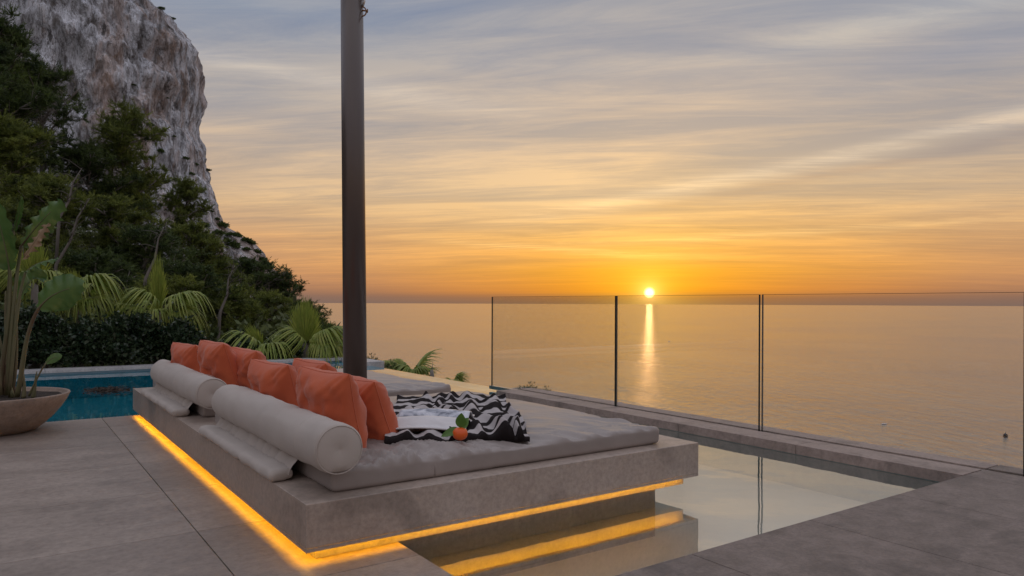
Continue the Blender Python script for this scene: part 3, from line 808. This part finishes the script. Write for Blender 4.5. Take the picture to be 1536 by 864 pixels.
pillow(at(297, 517, 6.35), at(333, 523, 6.02), at(366, 590, 6.02), 'tall coral pillow at the near end of the far bolster', 6)
pillow(at(256, 520, 7.1), at(290, 525, 6.8), at(318, 585, 6.8), 'farthest coral pillow, leftmost of the row', 7)

# ------------------------------------------------------------------ blanket
def blanketmat():
    m, t = newmat('striped_wool')
    uv = t.n('ShaderNodeUVMap').outputs[0]
    sp = t.n('ShaderNodeSeparateXYZ', {0: uv})
    wob = t.noise(t.mapping(uv, (6, 6, 1)), 1.2, 3, .5)
    s_ = t.mth('SINE', t.mth('MULTIPLY_ADD', sp.outputs[1], 2*math.pi*7.0, t.mth('MULTIPLY', wob, 1.3)))
    f = t.ramp(t.mth('MULTIPLY_ADD', s_, .5, .5), [(.46, 0.0), (.60, 1.0)])
    f = t.mth('MULTIPLY', f, t.mth('GREATER_THAN', sp.outputs[1], .018))
    fine = t.noise(uv, 260, 3, .7)
    col = t.mix(f, (.022, .018, .018, 1), (.58, .54, .53, 1))
    col = t.mix(t.mth('MULTIPLY', fine, .22), col, (.05, .04, .04, 1))
    b = t.n('ShaderNodeBump', {'Height': fine, 'Strength': .8, 'Distance': .006})
    bs = t.n('ShaderNodeBsdfPrincipled', {'Base Color': col, 'Roughness': .95, 'Normal': b.outputs[0], 'Sheen Weight': .0})
    bs.inputs['Specular IOR Level'].default_value = .1
    t.n('ShaderNodeOutputMaterial', {'Surface': bs.outputs[0]}); return m
M['blanket'] = blanketmat()
BZ = PZ+.126
def blanket():
    nu, nv = 170, 230
    P00, P10, P11, P01 = Vector((1.76, 3.76)), Vector((2.55, 3.43)), Vector((3.45, 5.05)), Vector((2.68, 5.50))
    V = []; UV = []
    for j in range(nv):
        v = j/(nv-1)
        for i in range(nu):
            u = i/(nu-1)
            uu = u+.018*math.sin(v*9+u*5)+.03*fbm((u*2, v*3, 5), 2)
            vv = v+.02*math.sin(u*11)*(1-v)+.03*fbm((u*3, v*3, 1), 2)
            p = (P00*(1-uu)+P10*uu)*(1-vv)+(P01*(1-uu)+P11*uu)*vv
            ph = u*34+2.2*fbm((u*2.2, v*2.6, 8), 3)*4+v*5+1.3*math.sin(v*4)
            a = .044*(.35+1.5*abs(fbm((u*3+3, v*2.6, 4), 2)))*(1-.35*v)
            h = a*1.5*(.5+.5*math.sin(ph))**1.25
            h += .035*math.exp(-((u-.62-.10*(v-.4))/.05)**2)*(.45+.55*v)+.028*math.exp(-((u-.40-.12*v)/.06)**2)*sstep(.35, .8, v)
            h += .010*math.exp(-((v-.03)/.035)**2)*(.6+.4*math.sin(u*24))
            h += .02*max(fbm((u*7, v*9, 2), 3), -.3)
            flat = sstep(.16, .24, u)*sstep(.62, .54, u)
            hold = math.exp(-(((u-.22)/.2)**2+((v-.22)/.14)**2)*1.3)
            h *= 1-.7*hold
            ed = min(u, 1-u, v, 1-v)
            h = max(h, 0)*(.75+.25*sstep(0, .04, ed)) + .012
            drop = 0
            if p.y < 3.385: drop = (3.385-p.y)*1.0
            V.append((p.x, p.y, BZ+h-drop)); UV.append((u, v))
    off = len(V)
    V2 = [(x, y, BZ-.012) for x, y, z in V]
    F = [[j*nu+i, j*nu+i+1, (j+1)*nu+i+1, (j+1)*nu+i] for j in range(nv-1) for i in range(nu-1)]
    F2 = [[k+off for k in f[::-1]] for f in F]
    rim = [i for i in range(nu)] + [j*nu+nu-1 for j in range(1, nv)] + [(nv-1)*nu+i for i in range(nu-2, -1, -1)] + [j*nu for j in range(nv-2, 0, -1)]
    F3 = [[rim[k], rim[(k+1) % len(rim)], rim[(k+1) % len(rim)]+off, rim[k]+off][::-1] for k in range(len(rim))]
    me = bpy.data.meshes.new('striped_blanket'); me.from_pydata(V+V2, [], F+F2+F3)
    uvl = me.uv_layers.new(name='UVMap'); UVa = UV+UV
    for l in me.loops: uvl.data[l.index].uv = UVa[l.vertex_index]
    me.polygons.foreach_set('use_smooth', [True]*len(me.polygons))
    return link('striped_blanket', me, M['blanket'])
tag(blanket(), 'crumpled black and white striped wool blanket on the near mattress', 'blanket')

# ------------------------------------------------------------------ magazine
def pagemat(name, pic):
    m, t = newmat(name)
    co = t.n('ShaderNodeTexCoord').outputs['UV']
    n1 = t.noise(t.mapping(co, (1, 1, 1)), 3.5, 5, .6, .5)
    col = t.ramp(n1, [(.38, (.16, .18, .22)), (.47, (.44, .47, .53)), (.55, (.66, .69, .74)), (.7, (.75, .77, .8))]) if pic else t.ramp(n1, [(.3, (.60, .59, .59)), (.7, (.74, .73, .72))])
    bs = t.n('ShaderNodeBsdfPrincipled', {'Base Color': col, 'Roughness': .28})
    t.n('ShaderNodeOutputMaterial', {'Surface': bs.outputs[0]}); return m
M['page1'] = pagemat('page_photo', True); M['page2'] = pagemat('page_plain', False)
M['pagecover'] = pmat('magazine_cover', (.10, .05, .04), (.16, .08, .065), 8, .3, 0)
mg = at(652, 637, 4.50); t1 = empty('open_magazine', (mg.x, mg.y, BZ+.045), R(-35)); tag(t1, 'open magazine lying on the striped blanket', 'magazine')
def page(side):
    def f(u, v):   # local x: across the view, y: away from the camera; spine along x
        w_ = .27; x = (u-.5)*.44 - side*.012
        y = side*w_*v
        z = .055*math.sin(min(v*1.35, 1)*math.pi)**.9*(1 if side > 0 else .75)+.010*math.sin(u*4)+.012*v*(1 if side > 0 else .2)
        return Vector((x+.03*v*side, y, z+.012))
    return f
for side, mt in ((1, 'page1'), (-1, 'page2')):
    V, F = grid_vf(24, 20, page(side)); nV = len(V)
    Vb = [v-Vector((0, 0, .008)) for v in V]; Fb = [[k+nV for k in f[::-1]] for f in F]
    per = list(range(24)) + [24*j+23 for j in range(1, 20)] + [19*24+i for i in range(22, -1, -1)] + [24*j for j in range(18, 0, -1)]
    Fs = [[per[k], per[k]+nV, per[(k+1) % len(per)]+nV, per[(k+1) % len(per)]] for k in range(len(per))]
    me = bpy.data.meshes.new('page'); me.from_pydata([tuple(v) for v in V+Vb], [], F+Fb+Fs)
    uvl = me.uv_layers.new(name='UVMap'); uvs = [((k % 24)/23, (k//24)/19) for k in range(nV)]*2
    for l in me.loops: uvl.data[l.index].uv = uvs[l.vertex_index]
    me.polygons.foreach_set('use_smooth', [True]*len(me.polygons))
    o = link('page', me, M[mt], t1)
    Vc = [v-Vector((0, 0, .010))+Vector((0, side*.004, 0)) for v in V]
    mk('cover', Vc, F, M['pagecover'], t1)

# ------------------------------------------------------------------ tangerine
tg = at(691, 651, 4.07); t1 = empty('tangerine', (tg.x, tg.y, tg.z-.036), 0); tag(t1, 'orange tangerine with green leaves on the striped blanket', 'fruit')
prof = [(0.0001, 0)]+[(.043*math.sin(a)**.9, .037*(1-math.cos(a))-.003*math.exp(-((a-3.1)/.3)**2)) for a in np.linspace(.1, 3.05, 20)]+[(.0001, .070)]
V, F = lathe_vf(prof, 32); mk('peel', V, F, M['orange'], t1)
tubes('stalk', [([(0, 0, .068), (.004, 0, .085), (.012, .004, .1)], [.003, .002, .002], 6)], M['stem'], t1)
def simple_leaf(base, dv, up, ln, wd, mat, parent, fold=.25, droop=.3, name='leaf'):
    dv = Vector(dv).normalized(); up = Vector(up); s_ = dv.cross(up).normalized(); nn = s_.cross(dv)
    def f(u, v):
        w_ = wd*.5*math.sin(math.pi*min(max(v, .0), 1)**.8)**.8*(1 if v < 1 else 0)+.0004
        a = (u-.5)*2
        return Vector(base)+dv*ln*v+s_*w_*a+nn*(abs(a)*w_*fold-droop*ln*v*v)
    V, F = grid_vf(7, 12, f); return mk(name, V, F, mat, parent)
up_ = -FW
simple_leaf((0, 0, .07), RT*.1+Vector((0, 0, 1)), -FW, .085, .058, M['leafgreen'], t1, droop=-.1)
simple_leaf((0, 0, .065), RT*.55+Vector((0, 0, .75)), -FW+Vector((0, 0, .3)), .075, .05, M['leafgreen'], t1, droop=.2)
simple_leaf((-.0, 0, .06), -RT*.8+Vector((0, 0, -.15))-FW*.2, -FW+Vector((0, 0, .8)), .11, .052, M['leafgreen'], t1)

# ------------------------------------------------------------------ pole
pb = Vector((2.5, 5.92, PZ)); tilt = -.013
t1 = empty('canopy_pole', pb); tag(t1, 'tall round bronze pole rising between the two mattresses', 'pole')
top = RT*(tilt*4.2)+Vector((0, 0, 4.2))
tubes('shaft', [([Vector((0, 0, .012)), top*.5, top], [.102, .098, .095], 48)], M['pole'], t1)
V, F = lathe_vf([(.0, 0), (.135, 0), (.135, .01), (.10, .012)], 40); mk('base_plate', V, F, M['pole'], t1)
hk = top*.808+RT*.092-FW*.02
fit = empty('shackle', hk); fit.parent = t1
arc = [Vector((0, 0, .09))+RT*(.035*math.sin(a))+Vector((0, 0, .04*math.cos(a)-.05)) for a in np.linspace(-.3, 3.6, 14)]
tubes('ring', [(arc, .006, 6)], M['rust'], fit)
tubes('pin', [([RT*-.01+Vector((0, 0, .05)), RT*.05+Vector((0, 0, .045))], .007, 6), ([RT*.045+Vector((0, 0, .03)), RT*.045+Vector((0, 0, .062))], .005, 6)], M['rust'], fit)
tubes('link', [([RT*.005+Vector((0, 0, .085)), RT*.02+Vector((0, 0, .13)), RT*.0+Vector((0, 0, .17)), RT*.028+Vector((0, 0, .22))], .009, 6), ([RT*.025+Vector((0, 0, .16)), RT*.018+Vector((0, 0, .26))], .006, 6)], M['metal'], fit)

# ------------------------------------------------------------------ glass balustrade
def panel(y0, y1, label):
    GX = 5.905
    t1 = empty('glass_balustrade', (GX, y0, -.03)); tag(t1, label, 'glass panel', 'glass balustrade panels')
    L_ = y1-y0; th = .018; H = 1.325
    box('pane', (-th/2, .006, 0), (th/2, L_-.006, H-.004), M['glass'], t1)
    box('side_edge', (-th/2-.001, 0, 0), (th/2+.001, .005, H), M['glass_edge'], t1)
    box('side_edge', (-th/2-.001, L_-.005, 0), (th/2+.001, L_, H), M['glass_edge'], t1)
    box('top_edge', (-th/2, .006, H-.003), (th/2, L_-.006, H), M['glass_edge'], t1)
panel(2.112, 4.275, 'rightmost glass balustrade panel, reaching the right side of the photo')
panel(4.305, 6.275, 'middle glass balustrade panel, in front of the setting sun')
panel(6.292, 8.93, 'leftmost glass balustrade panel, ending above the pool overflow')
box_ = box('glass_channel', (5.872, 2.0, -.06), (5.938, 8.95, -.012), M['metal']); tag(box_, 'slim metal channel in the coping holding the glass', 'channel')

# ------------------------------------------------------------------ planter and paddle-leaf plant
pc = Vector((-.07, 8.18, 0))
t1 = empty('bowl_planter', pc); tag(t1, 'large tan concrete bowl planter at the edge of the terrace', 'planter')
prof = [(0, 0), (.30, 0), (.33, .008), (.40, .06), (.47, .13), (.535, .21), (.58, .285), (.603, .335), (.60, .345), (.585, .345), (.575, .335), (.55, .28), (.50, .26)]
V, F = lathe_vf(prof, 72, 1.0, 1.0); mk('bowl', V, [f[::-1] for f in F][::1], M['planter'], t1)
V, F = grid_vf(30, 30, lambda u, v: (lambda r_, a_: Vector((r_*math.cos(a_), r_*math.sin(a_), .305+.02*fbm((r_*9*math.cos(a_), r_*9*math.sin(a_), 0), 3))))(.57*u, v*2*math.pi))
mk('soil', V, F, M['soil'], t1)
plant = empty('paddle_leaf_plant', pc+Vector((0, 0, .31))); tag(plant, 'tall leafy paddle-leaf plant growing in the bowl planter', 'plant')
O = pc+Vector((0, 0, .31))
def bez(p0, p1, p2, p3, n=14):
    return [p0*(1-s)**3+p1*3*s*(1-s)**2+p2*3*s*s*(1-s)+p3*s**3 for s in [k/(n-1) for k in range(n)]]
def paddle(stem_px, blade_px, width, side, mat, r0=.022, torn=0, wav=.02, fold=.5, seed=0):
    """stem_px / blade_px: four (px,py,depth) control points each"""
    S_ = bez(*[at(*p)-O for p in stem_px]); B = bez(*[at(*p)-O for p in blade_px], n=26)
    st = tubes('stalk', [(S_+B[1:20:3], [r0*(1-.65*k/20) for k in range(len(S_))]+[r0*.35*(1-k/8) for k in range(len(B[1:20:3]))], 8)], M['stem'], plant)
    side = Vector(side).normalized()
    r = random.Random(seed)
    V, F = [], []; nu = 13
    for j, p in enumerate(B):
        v = j/(len(B)-1); T = (B[min(j+1, len(B)-1)]-B[max(j-1, 0)]).normalized()
        s_ = (side-T*side.dot(T)).normalized(); nn = s_.cross(T)
        w_ = width*.64*(math.sin(math.pi*min(v*.93+.04, 1))**.62)
        for i in range(nu):
            a = (i/(nu-1)-.5)*2
            rip = wav*math.sin(v*34+seed+a)*abs(a)**2+wav*.5*math.sin(v*80+seed*2)*abs(a)**3
            tear = torn*abs(a)**2*(.5+.5*math.sin(v*47+a*2+seed))*w_*.6
            V.append(p+s_*(w_*a*(1-fold*.25*abs(a))-math.copysign(tear, a)*(1 if a else 0))+nn*(abs(a)**1.3*w_*fold*.7+rip))
    F = [[j*nu+i, j*nu+i+1, (j+1)*nu+i+1, (j+1)*nu+i] for j in range(len(B)-1) for i in range(nu-1)]
    mk('leaf', V, F, M[mat], plant)
D0 = 6.75
up3 = Vector((0, 0, 1))
paddle([(2, 596, D0), (2, 540, D0), (20, 470, D0), (14, 408, D0)], [(14, 408, D0), (10, 375, D0-.05), (-2, 340, D0-.1), (-12, 296, D0-.15)], .27, RT, 'leaf', .026, seed=1)
paddle([(10, 596, D0), (18, 500, D0), (22, 420, D0), (32, 372, D0+.05)], [(32, 372, D0+.05), (48, 350, D0), (68, 325, D0-.05), (93, 305, D0-.1)], .23, up3+RT*-.3, 'leaf', .022, torn=.3, wav=.03, seed=2)
paddle([(30, 380, D0), (32, 376, D0), (33, 374, D0), (34, 372, D0)], [(34, 392, D0-.03), (48, 372, D0-.05), (60, 352, D0-.06), (72, 338, D0-.08)], .10, up3, 'dryleaf', .008, torn=.9, wav=.03, seed=6)
paddle([(4, 596, D0+.1), (10, 500, D0+.1), (12, 420, D0+.1), (20, 352, D0+.1)], [(20, 352, D0+.1), (25, 335, D0+.1), (30, 315, D0+.1), (32, 298, D0+.1)], .055, RT+FW, 'leaf', .018, fold=1.4, seed=3)
paddle([(14, 596, D0), (22, 520, D0), (24, 450, D0), (38, 412, D0)], [(38, 412, D0), (50, 398, D0), (68, 392, D0), (88, 391, D0)], .12, FW*1+up3*.4, 'leaf', .018, seed=4)
paddle([(26, 598, D0-.05), (36, 560, D0-.1), (34, 505, D0-.15), (58, 466, D0-.2)], [(58, 466, D0-.2), (72, 445, D0-.22), (95, 436, D0-.24), (124, 431, D0-.26)], .30, up3*.9-RT*.35, 'leaf', .024, torn=.12, seed=5)
paddle([(0, 596, D0-.1), (-6, 520, D0-.1), (-4, 470, D0-.1), (-12, 420, D0-.1)], [(-12, 420, D0-.1), (-25, 395, D0-.1), (-50, 370, D0-.1), (-90, 350, D0-.1)], .28, up3, 'leaf', .024, seed=8)
paddle([(12, 596, D0+.2), (18, 540, D0+.2), (24, 480, D0+.2), (30, 452, D0+.25)], [(30, 452, D0+.25), (36, 430, D0+.3), (48, 415, D0+.3), (70, 420, D0+.35)], .24, up3*.5+RT, 'leaf', .02, torn=.4, seed=9)
paddle([(44, 597, D0-.1), (52, 580, D0-.12), (60, 560, D0-.12), (70, 547, D0-.12)], [(69, 548, D0-.12), (76, 541, D0-.12), (84, 537, D0-.12), (93, 538, D0-.12)], .075, up3+FW*.3, 'leaf', .010, seed=10, wav=.003, fold=.2)
for k, (a, b, c, d_) in enumerate([((36, 600), (38, 585), (36, 565), (32, 545)), ((50, 600), (54, 585), (52, 575), (56, 560)), ((20, 600), (8, 560), (2, 520), (-4, 490)), ((16, 600), (28, 560), (26, 500), (24, 460)), ((8, 602), (12, 540), (6, 500), (8, 440)), ((28, 602), (18, 575), (8, 555), (4, 530))]):
    tubes('stalk', [(bez(*[at(q[0], q[1], D0-.05+.03*k)-O for q in (a, b, c, d_)]), [.02*(1-.8*s/13) for s in range(14)], 7)], M['stem'], plant)

# ------------------------------------------------------------------ fan palms
def fan_mesh(rad, nl=34, span=R(125), droop=.55, seed=0):
    r = random.Random(seed); V, F = [], []
    for k in range(nl):
        a = -span+2*span*k/(nl-1)+r.uniform(-.02, .02)
        ln = rad*(1-.25*(a/span)**2)*r.uniform(.8, 1.1)
        dx, dy = math.sin(a), math.cos(a); px_, py_ = dy, -dx
        segs = 7; off = len(V); dr_ = droop*r.uniform(.6, 1.5)
        for m in range(segs+1):
            s_ = m/segs; l_ = ln*(s_ if s_ < .6 else .6+(s_-.6)*(1-.45*(s_-.6)/.4*min(dr_, 1)))
            w_ = rad*.045*(1-s_**2.2)*(.45+1.2*min(s_*2.5, 1))*.55+.0015
            z = -dr_*rad*max(s_-.45, 0)**1.8*1.9 + .03*rad*math.sin(s_*3)+ (.012*rad if k % 2 else 0)
            x, y = dx*l_, dy*l_
            V += [Vector((x-px_*w_, y-py_*w_, z-.25*w_)), Vector((x, y, z+.5*w_)), Vector((x+px_*w_, y+py_*w_, z-.25*w_))]
        for m in range(segs):
            for i in range(2):
                b = off+m*3+i; F.append([b, b+1, b+4, b+3])
    me = bpy.data.meshes.new('frond'); me.from_pydata([tuple(v) for v in V], [], F); me.materials.append(M['palm'])
    return me
def spear_mesh():
    r = random.Random(4); V, F = [], []
    for k in range(44):
        a = -1+2*k/43; ln = (1-.35*a*a)*r.uniform(.9, 1.08); segs = 7; off = len(V)
        zz = r.uniform(-.12, .12)
        for m in range(segs+1):
            q = m/segs; x = a*.42*q**.8*(1+.15*q); y = ln*q - .10*abs(a)*q**4; w_ = .020*(math.sin(math.pi*min(q*.9+.08, 1))**.8)+.001
            V += [Vector((x-w_, y, zz*q)), Vector((x, y, zz*q+w_*.6)), Vector((x+w_, y, zz*q))]
        for m in range(segs):
            for i in range(2):
                b = off+m*3+i; F.append([b, b+1, b+4, b+3])
    me = bpy.data.meshes.new('frond'); me.from_pydata([tuple(v) for v in V], [], F); me.materials.append(M['palm_new'])
    return me
spears = spear_mesh()
U3 = Vector((0, 0, 1))
fans = [fan_mesh(.62, seed=k, droop=.45+.35*k) for k in range(4)]
def frond(parent, base, dv, pet, scale, var, roll=0):
    """dv: direction of the petiole, blade continues along it"""
    dv = Vector(dv).normalized(); c = base+dv*pet
    c.z -= .05*pet
    o = bpy.data.objects.new('frond', fans[var]); COL.objects.link(o); o.parent = parent
    y = (dv+Vector((0, 0, -.15))).normalized(); x = y.cross(Vector((0, 0, 1)))
    if x.length < .1: x = RT.copy()
    x = x.normalized()
    x = (Matrix.Rotation(roll, 3, y) @ x); z = x.cross(y)
    Mx = Matrix((x, y, z)).transposed().to_4x4(); Mx.translation = c
    o.matrix_local = Mx @ Matrix.Scale(scale, 4)
    v, f = tube_vf([base, (base+c)/2+Vector((0, 0, .02)), c], [.016, .012, .008], 5)
    mk('petiole', v, f, M['stem'], parent)
def palm(px, py, D, label, n=9, scale=1.0, spear=(), trunk=.9, seed=0, extra=(), elev=(.0, .9), pet=.5):
    c = at(px, py, D); r = random.Random(seed)
    t1 = empty('fan_palm', (c.x, c.y, c.z-trunk)); tag(t1, label, 'palm')
    top = Vector((0, 0, trunk))
    V, F = tube_vf([(0, 0, -.4), (.01, 0, trunk*.5), (0, 0, trunk+.03)], [.11, .09, .06], 10); mk('trunk', V, F, M['bark'], t1)
    for k in range(n):
        az = k*2.399+seed; e_ = elev[0]+(elev[1]-elev[0])*((k*.618) % 1)
        dv = Vector((math.cos(az)*math.cos(e_), math.sin(az)*math.cos(e_), math.sin(e_)))
        frond(t1, top, dv, pet*r.uniform(.7, 1.1), scale*r.uniform(.65, 1.0), r.randrange(4), r.uniform(-.7, .7))
    for dv, p_, s_, var, rl in extra: frond(t1, top, dv, p_, s_, var, rl)
    for (tl_, wd_, ht_, fd_) in (spear or ()):
        o = bpy.data.objects.new('frond', spears); COL.objects.link(o); o.parent = t1
        yv = (U3+RT*tl_-FW*fd_).normalized(); xv = (RT-yv*RT.dot(yv)).normalized(); zv = xv.cross(yv)
        Mx = Matrix((xv, yv, zv)).transposed().to_4x4(); Mx.translation = top+Vector((0, 0, -.05))
        o.matrix_local = Mx @ Matrix.Diagonal((wd_, ht_, wd_, 1))
    return t1
Lf = -RT; U3 = Vector((0, 0, 1))
palm(236, 470, 15.9, 'fan palm with one tall upright spear, behind the far coral pillows', 5, 1.0, ((0, .42, 1.32, 0), (.1, .5, 1.0, .1)), 1.1, 3,
     extra=[(RT*.8+U3*.45-FW*.3, .75, 1.15, 2, 0), (RT*.9+U3*.1-FW*.4, .6, 1.1, 3, .3), (Lf*.8+U3*.25-FW*.3, .55, 1.1, 3, 0), (RT*.3+U3*.15-FW*.9, .4, 1.0, 3, 0), (Lf*.3+U3*.2-FW*.9, .4, 1.0, 2, 0)], pet=.55)
palm(118, 452, 15.5, 'fan palm with drooping fronds between the potted plant and the upright spear', 5, 1.0, ((-.2, .6, .7, .1),), 1.2, 5,
     extra=[(RT*.7+U3*.6-FW*.4, .65, 1.15, 3, 0), (Lf*.8+U3*.5-FW*.3, .5, 1.1, 2, 0), (RT*.8-FW*.5+U3*.1, .5, 1.0, 2, .2), (-FW+U3*.4, .4, 1.0, 3, 0)], pet=.5)
palm(52, 430, 14.5, 'fan palm with yellowish fronds directly behind the potted plant', 7, 1.0, ((.2, .7, .9, .2), (-.4, .6, .8, .1)), 1.4, 8, pet=.5)
palm(458, 518, 16.2, 'bright green fan palm just left of the pole', 5, .95, ((0, .62, 1.12, 0), (-.22, .6, .95, .1), (.25, .6, .9, .05)), .9, 9,
     extra=[(RT*.8+U3*.5-FW*.2, .55, 1.2, 3, 0), (RT*.9+U3*.1-FW*.4, .5, 1.1, 3, 0), (Lf*.9+U3*.15-FW*.3, .3, 1.0, 2, 0)], pet=.4)
palm(395, 528, 15.8, 'low fan palm with one arching frond above the middle pillows', 4, .95, ((-.5, .5, .7, .2),), .7, 12,
     extra=[(Lf*.4+U3*.5-FW*.4, .4, 1.15, 3, 0), (RT*.5+U3*.3-FW*.5, .35, 1.0, 3, 0)], pet=.35)
palm(618, 566, 16.5, 'fan palm rising from below the overflowing pool edge', 6, .95, (), 1.0, 14, extra=[(RT*.4+U3*.6, .3, 1.1, 0, .2), (Lf*.6+U3*.45, .3, 1.1, 1, 0)], elev=(.2, 1.0), pet=.3)
palm(684, 577, 14.2, 'smallest palm tuft right of the dead stump below the pool edge', 4, .42, (), .8, 17, elev=(.5, 1.3), pet=.15)
st = at(648, 572, 14.6); t1 = tubes('dead_stump', [([Vector((0, 0, -1)), Vector((.01, 0, .1)), Vector((.0, 0, .22))], [.05, .045, .03], 8), ([Vector((.01, 0, .15)), Vector((.02, 0, .38))], [.012, .003], 5)], M['bark'])
t1.location = st; tag(t1, 'thin dead stump standing beyond the pool edge between the palm tufts', 'stump')

# hedge
def hedge():
    n = 46000
    x = rng.uniform(-3.2, 5.3, n); top = np.interp(x, [-3, .3, 1.6, 3.0, 3.8, 5.3], [1.02, .95, .82, .60, .30, .16])
    nz = np.array([fbm((a*1.5, 3, 0), 4) for a in x])*.55+np.where(rng.uniform(0, 1, n) < .06, rng.uniform(0, .25, n), 0)
    y = 15.50+rng.uniform(0, 1, n)**1.6*1.2
    f = rng.uniform(0, 1, n)**.6; z = f*(top+nz)
    y = y+.25*(f**3)+.12*np.sin(x*3.1)+.1*np.sin(z*7+x*5)
    C = np.stack([x, y, z], 1); D_ = np.stack([rng.normal(0, .4, n), -rng.uniform(.1, 1, n), rng.uniform(-.3, .8, n)], 1)
    return leaves(C, D_, .12, .056, .6)
t1 = empty('hedge', (0, 0, 0)); tag(t1, 'dark glossy-leaved hedge behind the far pool coping', 'hedge')
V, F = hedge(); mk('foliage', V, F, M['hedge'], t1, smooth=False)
tubes('stems', [([Vector((x_, 16.1, -.4)), Vector((x_+.1, 16.1, .1)), Vector((x_-.05, 16.2, .5 if x_ < 2 else .12))], [.03, .02, .01], 5) for x_ in np.arange(-3, 5.2, .45)], M['bark'], t1)

# bushes peeping over the coping in the middle, and ledge outside
bp = make_shrub('low_bush', M['under'], 500, .35, .07, .7)
for k, (px, py, D, s, lab) in enumerate([(795, 586, 10.9, .55, 'small bush tip beyond the left end of the coping'), (818, 588, 10.4, .42, 'smallest bush tip peeping over the coping under the left glass panel'),
                                      (556, 545, 16.9, .8, 'low bush beyond the far pool corner, just right of the pole'), (585, 552, 16.2, .7, 'low bush left of the palm tuft beyond the pool edge')]):
    o = bp if k == 0 else dup(bp); p = at(px, py, D); o.location = (p.x, p.y, p.z-.05); o.scale = (s, s, s); tag(o, lab, 'bush')
lb = box('outer_ledge', (6.32, 7.2, -.30), (6.9, 9.4, -.14), M['coping'], None, .004); tag(lb, 'short outer stone ledge beyond the coping, under the bush tips', 'ledge')

# buoy and gulls on the sea
bp_ = at(1509, 651, 63.2*FPX/(651-HY)*1.0); t1 = empty('buoy', (bp_.x, bp_.y, SEA)); tag(t1, 'small dark buoy floating alone on the sea at the right', 'buoy')
V, F = lathe_vf([(0, -.4), (.8, -.3), (1.0, .2), (.85, .8), (.5, 1.2), (0, 1.35)], 20); mk('float', V, F, M['buoy'], t1)
V, F = lathe_vf([(.14, 1.3), (.1, 1.9), (0, 1.95)], 8); mk('top_mark', V, F, M['buoy'], t1)
def gullboat(px, py, s, label):
    p = at(px, py, 63.2*FPX/(py-HY)); o = empty('small_boat', (p.x, p.y, SEA), -YAW); tag(o, label, 'boat', 'tiny white boats on the sea'); o.scale = (s, s, s)
    V, F = [], []
    for i in range(9):
        u = i/8; w_ = .8*math.sin(math.pi*min(u*.75+.25, 1))**.7
        V += [Vector((-2.2+4.4*u, -w_, .7)), Vector((-2.2+4.4*u, -w_*.5, -.1)), Vector((-2.2+4.4*u, w_*.5, -.1)), Vector((-2.2+4.4*u, w_, .7))]
    F = [[i*4+k, i*4+k+1, i*4+k+5, i*4+k+4] for i in range(8) for k in range(3)]
    F += [[i*4+3, i*4, i*4+4, i*4+7] for i in range(8)] + [[0, 1, 2, 3]]
    mk('hull', V, F, M['white'], o)
gullboat(1004, 511, .8, 'tiny white boat just right of the sun glitter')
gullboat(1327, 634, .6, 'tiny white boat beyond the right glass panel')

# ------------------------------------------------------------------ render settings
sc.view_settings.view_transform = 'Standard'; sc.view_settings.look = 'None'
sc.view_settings.exposure = 0.0; sc.view_settings.gamma = 1.0
sc.cycles.use_denoising = True
try: sc.cycles.denoiser = 'OPENIMAGEDENOISE'
except Exception: pass
sc.cycles.max_bounces = 8; sc.cycles.transparent_max_bounces = 24; sc.cycles.diffuse_bounces = 3; sc.cycles.glossy_bounces = 4
sc.cycles.sample_clamp_indirect = 6
